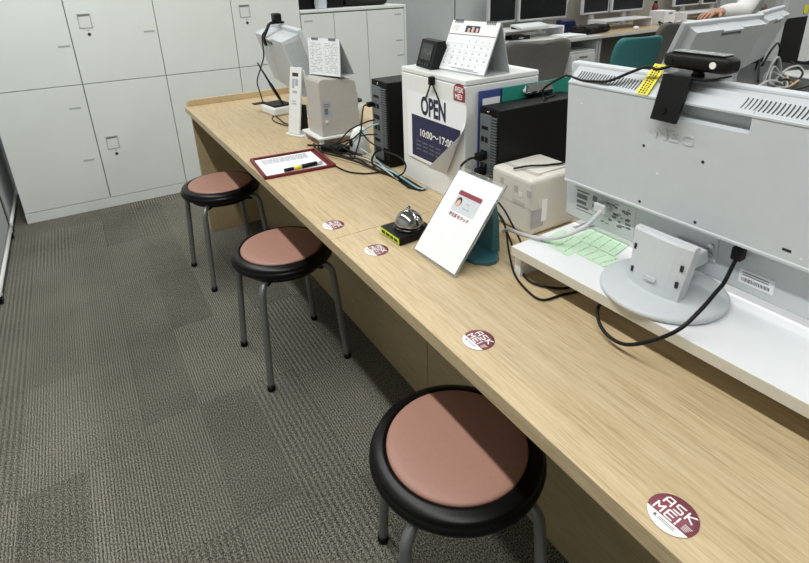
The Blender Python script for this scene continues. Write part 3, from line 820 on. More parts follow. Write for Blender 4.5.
# papers on the shelf
def slip(lb, pts, m, z, lines=3, g='slips of paper on the shelf'):
    P = [Vector((x, y, 0)) for x, y in pts]; c = sum(P, Vector())/4
    t = thing('paper_slip', lb, 'paper', (c.x, c.y, z), 0, g)
    MB().prism([((p-c).x, (p-c).y) for p in P], .0003).build('sheet', m, t)
    L = MB(); a, b_, cc, d = [p-c for p in P]; rn = random.Random(len(lb))
    for k in range(lines):
        f = (k+.7)/(lines+.4)
        p0 = a.lerp(d, f); p1 = b_.lerp(cc, f)
        s = .08
        while s < .85:
            q = rn.uniform(.05, .2); L.tube([p0.lerp(p1, s)+Vector((0, 0, .0006)), p0.lerp(p1, min(s+q, .92))+Vector((0, 0, .0006))], .0007, 4); s += q+.05
    L.build('handwriting', M['handwriting'] if m is M['greenpaper'] else M['ink'], t)
ZS = H+.0704
slip('pale green memo slip nearest the left end of the white shelf', [(.315, .722), (.395, .735), (.392, .655), (.311, .642)], M['greenpaper'], ZS)
slip('pale green memo slip between the grey video cable and the monitor base', [(.385, .690), (.452, .702), (.452, .605), (.385, .590)], M['greenpaper'], ZS+.0009, 4)
slip('pale green memo slip lying under the edge of the round monitor base', [(.335, .655), (.384, .660), (.384, .565), (.335, .575)], M['greenpaper'], ZS+.0004, 4)
slip('grey printed label slip at the back left corner of the white shelf', [(.420, .730), (.505, .728), (.505, .700), (.420, .703)], M['greyslip'], ZS, 3)

# power and video cables of the big monitor
pc = thing('power_cable', 'black power cable looping from the big monitor down over the shelf edge', 'cable')
MB().tube([(.418, .382, .878), (.404, .381, .868), (.36, .369, .853), (.33, .364, .848), (.290, .362, .831), (.255, .370, .805), (.238, .400, .772), (.230, .438, .744), (.235, .476, .736), (.248, .507, .742), (.275, .53, .750), (.34, .55, .735), (.40, .56, .7245)], .0032, 10).build('cord', M['cable_black'], pc)
MB().box(.405, .424, .3735, .3905, .871, .894, .003).build('plug', M['black'], pc)
vc = thing('video_cable', 'thick grey video cable arching from the big monitor over the shelf end', 'cable')
MB().tube([(.416, .654, .866), (.398, .648, .858), (.36, .650, .838), (.33, .683, .811), (.312, .718, .799), (.305, .767, .790), (.318, .822, .776), (.345, .87, .745), (.37, .90, .728)], .0046, 10).build('cord', M['cable_grey'], vc)
MB().box(.404, .424, .640, .668, .856, .876, .003).build('connector', M['cable_grey'], vc)

# loose black cables right of the sign
g = 'black cables beside the white shelf'
for lb, pts in (('black cable looping in front of the white shelf leg, the lowest loop', [(.392, .982, .775), (.36, .93, .785), (.335, .865, .782), (.322, .835, .765), (.30, .80, .738), (.255, .729, .7235), (.232, .660, .7235), (.238, .628, .7235), (.285, .62, .7235), (.35, .60, .7235)]),
                ('black cable crossing the counter and running under the shelf', [(.396, .975, .765), (.37, .93, .775), (.338, .862, .770), (.328, .835, .755), (.315, .80, .735), (.283, .745, .7240), (.262, .69, .7250), (.288, .645, .7235), (.34, .62, .7235)]),
                ('black cable curling round the shelf leg from behind the teal stand', [(.398, .985, .790), (.375, .94, .800), (.345, .87, .800), (.335, .835, .785), (.332, .80, .755), (.315, .765, .738), (.300, .745, .728), (.33, .70, .7240), (.39, .68, .7240)])):
    cable('black_cable', pts, 0.0024, M['cable_black'], lb, g)
for lb, z in (('upper black plug in the back of the tower beside the ivory printer', .878), ('lower black plug in the back of the tower beside the ivory printer', .836)):
    t = thing('power_plug', lb, 'plug', (.4175, 1.033, z), 0, 'plugs in the tower beside the printer')
    MB().box(-.028, .0, -.010, .010, -.010, .010, .003).build('plug_body', M['black'], t)
    MB().tube([(-.026, 0, 0), (-.05, .004, -.002), (-.068, .012, -.02), (-.072, .016, -.06), (-.066, .012, H-z+.04), (-.05, .0, H-z+.008)], .0033, 8).build('cord', M['cable_black'], t)
t = thing('network_plug', 'light blue plug low in the back of the tower behind the sign', 'plug', (.417, 1.020, .80))
MB().box(-.024, .0, -.009, .009, -.007, .007, .002).build('plug_body', M['cable_blue'], t)
MB().tube([(-.022, 0, 0), (-.04, .0, -.01), (-.055, .01, -.04), (-.05, .02, -.075)], .003, 8).build('cord', M['cable_blue'], t)
cable('black_cable', [(.415, .92, .8745), (.45, .905, .8785), (.50, .885, .8770), (.55, .872, .884), (.60, .89, .94)], .0026, M['cable_black'], 'black cable lying across the top of the ivory printer')

# ------------------------------------------------------------------ cables by the far tower
g = 'cables beside the far tower'
zc = H+.0038
for lb, pts, r, m in (
    ('black cable lying nearest the red tray, running to the far tower', [(.285, 1.86, zc), (.268, 1.80, zc), (.250, 1.696, zc), (.241, 1.609, zc), (.251, 1.527, zc), (.288, 1.477, zc), (.345, 1.455, zc), (.362, 1.423, zc)], .0028, 'cable_black'),
    ('black cable running straight from the small printer feet past the far tower', [(.293, 1.80, zc+.005), (.307, 1.668, zc+.003), (.330, 1.606, zc+.006), (.332, 1.50, zc+.003), (.352, 1.406, zc)], .0034, 'cable_black'),
    ('black cable bending close below the rear panel of the far tower', [(.293, 1.812, zc+.012), (.297, 1.72, zc+.009), (.331, 1.65, zc+.012), (.355, 1.63, zc+.004), (.366, 1.58, zc), (.366, 1.507, zc+.003), (.362, 1.42, zc+.006)], .003, 'cable_black'),
    ('black cable arching high from the far tower towards the small printer', [(.374, 1.552, .875), (.345, 1.56, .870), (.320, 1.638, .830), (.300, 1.705, .773), (.285, 1.80, .730), (.27, 1.83, .724)], .0026, 'cable_black'),
    ('black cable arching just under the highest one from the far tower', [(.374, 1.552, .862), (.335, 1.582, .833), (.310, 1.668, .770), (.300, 1.77, .730), (.29, 1.80, .724)], .0024, 'cable_black'),
    ('black cable looping out from the far tower in front of its dark side', [(.335, 1.59, .835), (.340, 1.531, .809), (.335, 1.430, .806), (.333, 1.337, .812), (.333, 1.295, .798), (.338, 1.315, .765), (.340, 1.359, .738), (.35, 1.41, .727)], .0026, 'cable_black'),
    ('light blue network cable from the far tower along the counter to the white box', [(.377, 1.532, .865), (.345, 1.555, .852), (.332, 1.621, .798), (.330, 1.635, .778), (.340, 1.570, .765), (.355, 1.52, .745), (.350, 1.455, .737), (.350, 1.391, .7385), (.355, 1.30, .7275), (.357, 1.254, .7260), (.38, 1.25, .7245)], .003, 'cable_blue'),
    ('thick black cable bunched under the light blue one by the far tower', [(.300, 1.82, zc+.002), (.322, 1.72, zc+.020), (.342, 1.62, zc+.012), (.358, 1.54, zc+.004), (.356, 1.46, zc+.006), (.358, 1.40, zc+.009)], .0042, 'cable_black'),
    ('black cable dropping from the low port of the far tower to the counter', [(.376, 1.53, .775), (.352, 1.525, .768), (.335, 1.515, .745), (.330, 1.47, zc+.004), (.346, 1.41, zc+.004), (.356, 1.36, zc+.006)], .0036, 'cable_black'),
    ('black cable swinging out in a wide curve past the red tray corner', [(.285, 1.90, zc), (.262, 1.83, zc+.003), (.262, 1.74, zc+.007), (.290, 1.64, zc+.010), (.318, 1.55, zc+.006), (.340, 1.44, zc)], .0034, 'cable_black'),
    ('thin black cable rising from the printer stand to the middle of the far tower', [(.31, 1.83, zc+.002), (.325, 1.75, zc+.03), (.335, 1.66, .79), (.350, 1.58, .82), (.375, 1.545, .825)], .0024, 'cable_black'),
    ('grey cable lying between the black ones below the far tower', [(.33, 1.66, zc+.009), (.345, 1.58, zc+.011), (.35, 1.50, zc+.009), (.345, 1.44, zc+.010), (.345, 1.36, zc+.002)], .0026, 'cable_grey')):
    cable('network_cable' if 'blue' in lb else 'loose_cable', pts, r, M[m], lb, g)
vp = thing('power_lead', 'black lead plugged high in the far tower and hanging straight down', 'cable', (.379, 1.57, .925))
MB().box(-.022, -.001, -.009, .009, -.008, .008, .003).build('plug_body', M['black'], vp)
MB().tube([(-.02, 0, 0), (-.034, .004, -.006), (-.038, .014, -.05), (-.045, .02, -.11), (-.055, .06, -.195), (-.05, .10, -.2)], .0026, 8).build('cord', M['cable_black'], vp)
L0 = [(-.018, .085), (-.014, .02), (-.022, -.06), (-.006, -.10), (.012, -.105), (.014, -.06), (.018, .0), (.012, .085)]
mesh_thing('cable_sleeve', MB().prism(L0, .006, None, .002), M['black'], 'flat black cable sleeve on the counter in front of the white box', 'cable sleeve', (.358, 1.35, H+.0006))
ad = thing('power_adapter', 'black power adapter lying beside the red tray under the printer stand', 'adapter', (.315, 1.765, H), .35)
MB().box(-.03, .03, -.05, .05, .0004, .026, .006).build('adapter_body', M['black'], ad)
MB().tube([(0, -.048, .013), (.002, -.075, .010), (.012, -.12, .0045)], .0035, 8).build('cord', M['cable_black'], ad)
MB().tube([(0, .048, .013), (-.002, .085, .010), (-.012, .14, .0045)], .0035, 8).build('cord', M['cable_black'], ad)
# white curved gadget and cup behind the cables
wg = thing('white_device', 'small white curved device behind the cable tangle', 'device', (.385, 1.700, H))
MB().loft([[(.040*math.cos(a)*s, .032*math.sin(a)*s, z) for a in [2*PI*i/24 for i in range(24)]] for z, s in ((.0004, .9), (.006, 1), (.05, .92), (.075, .78), (.092, .5), (.098, .1))]).build('shell', M['white'], wg)
MB().box(-.041, -.030, -.012, .008, .03, .055, .003).build('dark_grille', M['black'], wg)
cp = thing('drinks_cup', 'clear cup with a black lid half hidden behind the small grey printer', 'cup', (.556, 2.085, H))
MB().lathe([(.005, .0004), (.028, .0004), (.036, .10), (.005, .10)], 24).build('cup_body', M['cardgrey'], cp)
MB().lathe([(.005, .1005), (.037, .1005), (.037, .106), (.033, .110), (.005, .110)], 24).build('lid', M['black'], cp)
ep = MB().box(-.06, .06, -.045, .045, 0, .09, .004)
mesh_thing('tan_box', ep, M['tan_paper'], 'tan cardboard box between the small printer and the far tower', 'box', (.70, 1.90, H+.0004))

# ------------------------------------------------------------------ small grey printer on its stand, with calendar
pst = thing('printer_stand', 'small white raised stand under the grey printer', 'stand', (.283, 1.835, H))
MB().box(0, .185, 0, .175, .028, .037, .002).build('top_plate', M['white'], pst)
for a, b_ in ((.006, .006), (.006, .155), (.165, .006), (.165, .155)): MB().box(a, a+.014, b_, b_+.014, .0003, .0278).build('leg', M['white'], pst)
spn = thing('receipt_printer', 'grey receipt printer with a scalloped back edge, carrying a desk calendar', 'printer', (.303, 1.848, H+.0372))
P = [(0, 0), (.161, 0), (.159, .02), (.163, .04), (.158, .055), (.161, .075), (.157, .09), (.160, .11), (.157, .125), (.160, .145), (.154, .16), (.155, .172), (.152, .185), (.150, .198), (.125, .208), (.02, .218), (.006, .214), (0, .205)]
MB().prism([(x, z+.0004) for x, z in P], .132, frame((0, .132, 0), (1, 0, 0), (0, 0, 1)), .004).build('printer_body', M['beige_grey'], spn)
MB().box(.010, .042, -.0008, .001, .078, .135).build('rating_label', M['greyslip'], spn)
rt = MB(); rt.box(.014, .038, -.0013, -.0009, .122, .125); rt.box(.014, .038, -.0013, -.0009, .114, .117); rt.box(.016, .03, -.0013, -.0009, .086, .108); rt.build('label_print', M['ink'], spn)
MB().lathe([(.001, 0), (.008, 0), (.008, .0008), (.001, .0008)], 20, Matrix.Translation((.022, -.0001, .055)) @ Matrix.Rotation(PI/2, 4, 'X')).build('round_mark', M['beige'], spn)
c2 = thing('desk_calendar', 'white tent calendar covered in small print, on the grey receipt printer', 'calendar', (.3545, 1.9000, .9772), math.radians(23.5))
PT = tent(c2, .158, .128, .078, .008)
MB().box(-.078, .078, .002, .136, 0, .0012, 0, PT).build('page', M['paper'], c2)
tx = MB(); rn = random.Random(11)
for r_ in range(19):
    y = .118-r_*.0058
    for a, b_ in ((-.067, -.035), (-.031, -.008), (.006, .034), (.038, .066)):
        x = a
        while x < b_:
            q = rn.uniform(.002, .010)
            if rn.random() < .72: tx.box(x, min(x+q, b_), y-.0011, y+.0011, .0013, .0015, 0, PT)
            x += q+.0015
for x in (-.069, -.0335, 0, .036, .068): tx.box(x-.0003, x+.0003, .008, .112, .0013, .0015, 0, PT)
tx.build('printing', M['ink_light'], c2)
for x0 in (-.058, .028):
    rg = MB(); rg.box(x0-.002, x0+.032, .1335, .1347, .0012, .0016, 0, PT)
    for i in range(7): rg.box(x0+.005*i-.001, x0+.005*i+.001, .129, .138, .0005, .0032, 0, PT)
    rg.build('binding', M['ink'], c2)

# ------------------------------------------------------------------ white A-frame dispenser
af = thing('display_stand', 'tall narrow white A-frame stand beside the grey receipt printer', 'stand', (.280, 2.030, H), math.radians(22))
MB().prism([(-.008, -.018), (.075, -.03), (.105, -.02), (.112, .03), (.098, .075), (-.003, .085), (-.012, .07)], .008, Matrix.Translation((0, 0, .0004)), .002).build('base_plate', M['white'], af)
FA = frame((.0, .068, .009), (0, -1, 0), (.046, -.004, .262))
MB().box(0, .066, 0, .268, -.004, .004, .002, FA).build('front_panel', M['white'], af)
fp = MB(); fp.box(.016, .05, .232, .246, .0041, .0046, 0, FA); fp.build('dark_label', M['hairprint'], af)
fp = MB()
for a, b_, c_, d_ in ((.016, .03, .185, .222), (.034, .05, .195, .222), (.02, .046, .165, .175), (.02, .040, .13, .135), (.02, .045, .12, .125)): fp.box(a, b_, c_, d_, .0041, .0046, 0, FA)
fp.build('grey_print', M['ink_light'], af)
bk = MB()
for y in (.004, .062):
    bk.tube([(.092, y, .009), (.085, y, .06), (.058, y, .235), (.050, y, .262)], .005, 8)
bk.build('rear_legs', M['white'], af)
MB().box(.040, .066, .016, .05, .012, .12, .006).build('inner_unit', M['black'], af)

# ------------------------------------------------------------------ small far monitor with webcam, terminal, pen
m1 = thing('far_monitor', 'light grey monitor tilted back near the far end of the counter', 'monitor', (.50, 2.365, H), math.radians(-6))
monitor(m1, -.045, .115, .56, .310, 17, dep=.075, m_=.012)
sr = MB()
T1 = Matrix.Translation((-.045, 0, .115)) @ Matrix.Rotation(-math.radians(17), 4, 'Y')
for k in range(26):
    z = .09+k*.0072
    sr.box(-.070, -.004, -.2695, -.2665, z, z+.0035, 0, T1)
sr.build('side_ribs', M['tag'], m1)
MB().box(-.03, .02, -.03, .03, .012, .20, .005).build('neck', M['black'], m1)
MB().lathe([(.005, .0004), (.10, .0004), (.10, .008), (.09, .012), (.005, .012)], 36).build('base', M['monitor'], m1)
w2 = thing('webcam', 'small black webcam on top of the tilted far monitor', 'webcam', (.354, 2.40, 1.138))
MB().box(-.012, .020, -.026, .026, .010, .046, .006).build('camera_body', M['black'], w2)
MB().cyl((.02, 0, .028), (.0225, 0, .028), .010, n=18).build('lens', M['black_gloss'], w2)
MB().box(-.028, .035, -.012, .012, .001, .0115, .003).build('clamp_plate', M['black'], w2)
MB().loft([[(-.034, -.011, .006), (-.034, .011, .006), (-.026, .011, .006), (-.026, -.011, .006)], [(-.068, -.011, -.055), (-.068, .011, -.055), (-.060, .011, -.055), (-.060, -.011, -.055)], [(-.060, -.011, -.088), (-.060, .011, -.088), (-.052, .011, -.088), (-.052, -.011, -.088)]], smooth=False).build('clamp_leg', M['black'], w2)
cable('thin_cable', [(.347, 2.385, 1.165), (.315, 2.35, 1.148), (.275, 2.336, 1.112), (.272, 2.36, 1.087), (.285, 2.411, 1.009), (.290, 2.48, .955), (.295, 2.60, .865), (.300, 2.585, .800), (.305, 2.56, .745), (.318, 2.50, .7245), (.305, 2.35, .7245), (.30, 2.28, .7245), (.315, 2.20, .7245)], .0030, M['cable_black'], 'thin black cable hanging from the small far webcam to the counter')
cable('thin_cable', [(.325, 2.47, .7235), (.285, 2.40, .7235), (.275, 2.33, .7235), (.29, 2.24, .7235), (.31, 2.19, .7235)], .0022, M['cable_black'], 'thin dark cable curled on the counter behind the white A-frame')
tm = thing('card_terminal', 'white card terminal with a black top in front of the tilted far monitor', 'card reader', (.352, 2.50, H), math.radians(8))
MB().box(-.055, .05, -.065, .075, .0004, .040, .010, seg=3).build('terminal_body', M['white'], tm)
MB().box(-.045, .05, -.055, .07, .0402, .048, .004).build('black_top', M['black'], tm)
MB().box(-.085, -.02, .072, .110, .040, .044, .001).build('flap', M['black'], tm)
pn = thing('stylus_pen', 'black stylus pen standing slanted in the card terminal', 'pen', (.363, 2.455, .7685))
MB().cyl((0, 0, 0.0005), (-.014, 0, .03), .0035, .006, 12).build('tip', M['black_gloss'], pn)
MB().cyl((-.014, 0, .0305), (-.05, 0, .103), .0072, n=12).build('grip', M['black'], pn)
MB().cyl((-.05, 0, .103), (-.098, 0, .205), .005, .003, 12).build('barrel', M['black'], pn)

# ------------------------------------------------------------------ office background
for lb, x0, x1, y in (('light grey partition panel right behind the low cabinet, left of the dark joint', 1.86, 2.82, 4.44), ('light grey partition panel right of the dark joint, behind the calendar', 2.85, 3.27, 4.44)):
    t = thing('office_partition', lb, 'partition', (x0, y, 0), 0, 'grey partition panels')
    MB().box(0, x1-x0, 0, .04, .03, 1.75, .003).build('panel', M['partition'], t)
    MB().box(-.012, .0, -.002, .042, 0, 1.76).build('edge_post', M['chairframe'], t)
    MB().box(x1-x0, x1-x0+.012, -.002, .042, 0, 1.76).build('edge_post', M['frame_grey'], t)
    MB().box(0, x1-x0, .002, .038, 0.0003, .029).build('kick_rail', M['chairframe'], t)
def desk(lb, x0, x1, y0, y1, m, z=.71):
    t = thing('office_desk', lb, 'desk', (x0, y0, 0), 0, 'office desks at the back')
    L, D = x1-x0, y1-y0
    MB().box(0, L, 0, D, z-.03, z, .003).build('desktop', m, t)
    MB().box(.0, L, -.0012, 0, z-.028, z-.002).build('edge_trim', M['desk_white'], t)
    for x in (.005, L-.035): MB().box(x, x+.03, .05, D-.02, 0, z-.0305).build('leg_panel', M['frame_grey'], t)
    MB().box(.04, L-.04, D-.06, D-.04, .12, z-.0305).build('modesty_panel', M['partition_dk'], t)
    return t
desk('white desk at the back left, behind the grey chair by the calendar', 2.66, 4.17, 3.72, 4.42, M['desk_white'])
desk('tan desk at the back, behind the teal chair', 4.172, 5.4, 3.72, 4.42, M['desk_wood'])
desk('tan desk at the back right, behind the bend-topped grey chair', 5.402, 7.9, 3.72, 4.42, M['desk_wood'])
dp = thing('desk_screen', 'long beige grey desk screen behind the row of black monitors', 'partition', (3.30, 4.44, 0))
MB().box(0, 4.6, 0, .04, .02, 1.25, .004).build('panel', M['partition_dk'], dp)
MB().box(0, 4.6, -.004, .044, 1.25, 1.27).build('top_rail', M['frame_grey'], dp)
MB().box(0, 4.6, .002, .038, 0, .02).build('foot_rail', M['chairframe'], dp)
def front_monitor(lb, x, y, w, z0, rz, h=.31):
    t = thing('desk_monitor', lb, 'monitor', (x, y, .71), rz, 'black-screened monitors on the back desks')
    MB().box(-w/2, w/2, 0, .035, z0, z0+h, .004).build('housing', M['frame_grey'], t)
    MB().box(-w/2+.018, w/2-.018, -.0012, .001, z0+.02, z0+h-.016).build('screen', M['screen'], t)
    MB().box(-.03, .03, .036, .07, .012, z0+.15, .004).build('neck', M['frame_grey'], t)
    MB().box(-.11, .11, .004, .14, .0004, .012, .004).build('base', M['frame_grey'], t)
    return t
def deskriser(lb, x, y, w):
    t = thing('desk_riser', lb, 'shelf', (x, y, .71), 0, 'monitor risers on the back desks')
    MB().box(-w/2, w/2, -.12, .12, .085, .1, .002).build('top_board', M['riser'], t)
    for s in (-w/2, w/2-.015): MB().box(s, s+.015, -.118, .118, .0004, .0845).build('end_leg', M['riser'], t)
    return t
deskriser('white monitor riser on the white back desk', 3.48, 4.10, .80)
deskriser('white monitor riser on the tan desk left of the mug', 4.90, 4.10, .80)
deskriser('white monitor riser on the tan desk beyond the white sleeve', 6.5, 4.10, 1.1)
for lb, x, y, w, z0, rz in (('leftmost black-screened monitor in the back row, turned slightly', 3.30, 4.26, .40, .165, .12),
                            ('second black-screened monitor in the back row, above the keyboard', 3.84, 4.24, .70, .165, 0.02),
                            ('third black-screened monitor in the back row, right of the cable gap', 4.665, 4.26, .46, .175, .06),
                            ('fourth black-screened monitor in the back row, above the computer mouse', 5.215, 4.26, .58, .175, .02),
                            ('fifth black-screened monitor in the back row, above the bend-topped chair', 6.37, 4.26, .56, .175, .04),
                            ('sixth black-screened monitor in the back row, above the hand', 7.02, 4.26, .66, .175, .02)):
    front_monitor(lb, x, y, w, z0-.02, rz)
kb = thing('keyboard', 'white keyboard resting on the riser of the white back desk', 'keyboard', (3.46, 4.035, .8105), math.radians(4))
KT = Matrix.Rotation(math.radians(9), 4, 'X')
MB().box(-.21, .21, -.075, .07, .0125, .030, .003, KT).build('keyboard_body', M['white'], kb)
ky = MB()
for r_ in range(5):
    for c_ in range(15): ky.box(-.2+c_*.0265, -.2+c_*.0265+.022, -.067+r_*.026, -.067+r_*.026+.021, .0301, .034, 0, KT)
ky.build('keys', M['paper'], kb)
MB().box(-.2, .2, .045, .06, .0002, .016).build('tilt_feet', M['black'], kb)
ms_ = thing('computer_mouse', 'white computer mouse on the tan desk', 'mouse', (4.86, 3.86, .7105), .3)
MB().loft([[(.052*math.cos(a)*s, .03*math.sin(a)*s, z) for a in [2*PI*i/20 for i in range(20)]] for z, s in ((0, .9), (.006, 1), (.02, .9), (.03, .6), (.034, .15))]).build('shell', M['white'], ms_)
MB().box(.015, .028, -.003, .003, .028, .034, .001).build('wheel', M['black'], ms_)
bg = soft_box(.46, .20, .075, .03, 9, .008)
mesh_thing('black_pouch', bg, M['bag'], 'flat black pouch lying on the tan desk between two monitors', 'pouch', (4.22, 3.94, .7105), .15)
for k, (x, y, n_, lb) in enumerate(((3.80, 3.84, 4, 'stack of white papers on the right end of the white back desk'), (5.78, 3.83, 5, 'stack of pale papers on the tan desk beside the bend-topped chair'))):
    t = thing('paper_stack', lb, 'papers', (x, y, .7105))
    for q in range(n_): MB().box(-.15+q*.006, .15-q*.004, -.10, .10, q*.006, q*.006+.0055, 0, Matrix.Rotation(.06*q-.1, 4, 'Z')).build('sheet_bundle', M['paper'] if q % 2 else M['offwhite'], t)
wb = thing('file_box', 'white file box standing on the tan desk beside the bend-topped chair', 'box', (5.56, 4.02, .7105))
MB().box(-.10, .10, -.08, .12, 0, .15, .003).build('box_body', M['paper'], wb)
MB().box(-.03, .04, -.0815, -.0801, .115, .130).build('slot', M['ink'], wb)
mg = thing('brown_bottle', 'dark red bottle standing behind the white file box', 'bottle', (5.64, 4.20, .7105))
MB().lathe([(.002, 0), (.03, 0), (.033, .01), (.033, .19), (.018, .22), (.002, .22)], 20).build('bottle_body', M['red_tray'], mg)
MB().lathe([(.002, .2205), (.018, .2205), (.018, .25), (.002, .25)], 16).build('cap', M['black'], mg)
g = 'dark cables on the back desks'
for lb, pts in (('dark cable coil on the tan desk beside the fourth monitor', [(5.34, 3.9, .719), (5.38, 3.95, .75), (5.42, 3.9, .719), (5.38, 3.86, .74), (5.33, 3.88, .719), (5.36, 3.80, .75), (5.44, 3.80, .719)]),
                ('grey cable hanging in the gap between the second and third monitors', [(4.22, 4.4285, 1.262), (4.225, 4.4285, 1.15), (4.26, 4.41, 1.0), (4.32, 4.41, .95), (4.38, 4.41, 1.02), (4.405, 4.4285, 1.15), (4.41, 4.4285, 1.262)]),
                ('dark cable coil on the desk below the second and third monitors', [(4.24, 4.12, .72), (4.30, 4.14, .77), (4.36, 4.16, .73), (4.31, 4.22, .76), (4.25, 4.20, .72), (4.34, 4.26, .80), (4.40, 4.3, .72)])):
    cable('desk_cable', pts, .008, M['cable_grey'] if 'grey' in lb else M['cable_black'], lb, g)
nb = thing('navy_case', 'small navy blue case on the white back desk under the second monitor', 'case', (4.10, 4.17, .7105))
MB().box(-.10, .10, -.05, .05, 0, .13, .015).build('case_body', M['navy'], nb)
MB().box(-.10, .10, -.052, .052, .075, .081).build('zip', M['black'], nb)
ru = thing('router', 'dark flat router beneath the white riser on the white back desk', 'router', (3.32, 4.08, .7105))
MB().box(-.12, .12, -.08, .08, 0, .035, .005).build('case', M['black'], ru)
MB().box(-.03, .03, -.0812, -.0801, .012, .02).build('light_strip', M['cardgrey'], ru)

pd = thing('drawer_pedestal', 'white drawer pedestal under the tan desk beside the dark gap', 'drawers', (3.73, 3.745, 0))
MB().box(0, .36, 0, .5, .05, .56, .004).build('cabinet_body', M['desk_white'], pd)
MB().box(-.004, .364, -.004, .504, .561, .575, .003).build('top', M['white'], pd)
for k in range(3):
    d = MB().box(.006, .354, -.016, -.001, .06+k*.165, .06+k*.165+.158, .003).build('drawer', M['white'], pd)
    MB().box(.12, .24, -.0175, -.0161, .06+k*.165+.115, .06+k*.165+.135).build('handle', M['chairframe'], d)
for a, b_ in ((.05, .06), (.31, .06), (.05, .44), (.31, .44)): MB().cyl((a, b_, .0002), (a, b_, .0495), .02, n=12).build('caster', M['black_rubber'], pd)

def office_chair(lb, x, y, rz, m, w, top, bh, dip):
    """front towards local +y; back rest at local -y"""
    t = thing('office_chair', lb, 'chair', (x, y, 0), rz, 'office chairs')
    b = MB(); hw = w/2; rings = []
    for j, f in enumerate((0, .03, .12, .4, .7, .86, .93, .97, 1)):
        z = top-bh+bh*f
        k = (.72+.28*min(1, f*2.2))*{0: .86, .03: .95, .86: .99, .93: .955, .97: .89, 1: .76}.get(f, 1)
        y_ = -.21-.10*(f-.2)**2-.03*f
        R = []
        for i in range(11):
            s = -1+2*i/10; R.append((hw*k*s, y_-.03*(1-s*s)+.03, z-(dip*(1-abs(s))**1.5 if f > .8 else 0)))
        for i in range(11):
            s = 1-2*i/10; R.append((hw*k*s*.97, y_-.03*(1-s*s)+.075, z-(dip*(1-abs(s))**1.5 if f > .8 else 0)))
        rings.append(R)
    b.loft(rings).build('backrest', m, t)
    s_ = MB().box(-.23, .23, -.19, .25, .41, .475, .025, seg=3).build('seat', m, t)
    MB().tube([(0, -.06, .395), (0, -.20, .40), (0, -.275, .44), (0, -.285, top-bh+.10)], .022, 10).build('back_post', M['chairframe'], t)
    for s in (-1, 1):
        MB().tube([(s*.2, 0, .405), (s*.27, 0, .42), (s*.285, -.02, .55), (s*.285, -.04, .62), (s*.285, .12, .635)], .016, 10).build('armrest', M['chairframe'], t)
    MB().box(-.12, .12, -.1, .1, .385, .4095, .004).build('mechanism', M['black'], t)
    MB().cyl((0, 0, .10), (0, 0, .385), .025, n=16).build('gas_column', M['black'], t)
    for k in range(5):
        a = 2*PI*k/5+.3
        bl_ = MB().tube([(0, 0, .10), (.15*math.cos(a), .15*math.sin(a), .092), (.29*math.cos(a), .29*math.sin(a), .072)], .022, 10, .014).build('base_arm', M['chairframe'], t)
        MB().cyl((.29*math.cos(a)-.02*math.sin(a), .29*math.sin(a)+.02*math.cos(a), .028), (.29*math.cos(a)+.02*math.sin(a), .29*math.sin(a)-.02*math.cos(a), .028), .027, n=16).build('caster', M['black_rubber'], bl_)
    return t
office_chair('grey office chair seen from behind, right of the tent calendar', 2.20, 2.83, -.26, M['grey_fabric'], .50, .915, .46, .018)
office_chair('teal office chair seen from behind, left of the bar webcam', 3.36, 2.92, -.20, M['teal_fabric'], .43, .835, .45, 0)
office_chair('bend-topped grey office chair behind the teal chair', 4.58, 3.50, .10, M['grey_fabric'], .47, .835, .48, .02)

# staff desk with two monitors seen from behind
sd = desk('dark staff desk behind the big monitor, strewn with cables', 1.50, 3.55, 1.22, 1.86, M['desk_black'], .72)
def back_monitor(lb, x, y, rz, w):
    t = thing('staff_monitor', lb, 'monitor', (x, y, .72), rz, 'grey monitors on the dark staff desk')
    monitor(t, -.02, .105, w, .315, 20, dep=.04, m_=.035)
    MB().box(-.02, .02, -.03, .03, .0125, .22, .004).build('neck', M['monitor'], t)
    MB().lathe([(.005, .0004), (.10, .0004), (.10, .008), (.09, .012), (.005, .012)], 36).build('base', M['monitor'], t)
    return t
back_monitor('left one of two tilted grey monitors seen from behind at the upper right', 1.865, 1.385, PI/2, .575)
back_monitor('right one of two tilted grey monitors, next to the light grey panel', 2.44, 1.50, PI/2+.27, .55)
em = thing('edge_monitor', 'white monitor cut off by the right edge, on the dark staff desk', 'monitor', (3.20, 1.47, .72), PI)
MB().box(-.2, .115, -.02, .022, .085, .36, .004).build('housing', M['white'], em)
MB().box(-.03, .03, .0225, .05, .0155, .20, .004).build('neck', M['white'], em)
MB().lathe([(.005, .0004), (.14, .0004), (.14, .01), (.125, .015), (.005, .015)], 36, Matrix.Translation((.05, .05, 0))).build('base', M['white'], em)
g = 'cables on the dark staff desk'
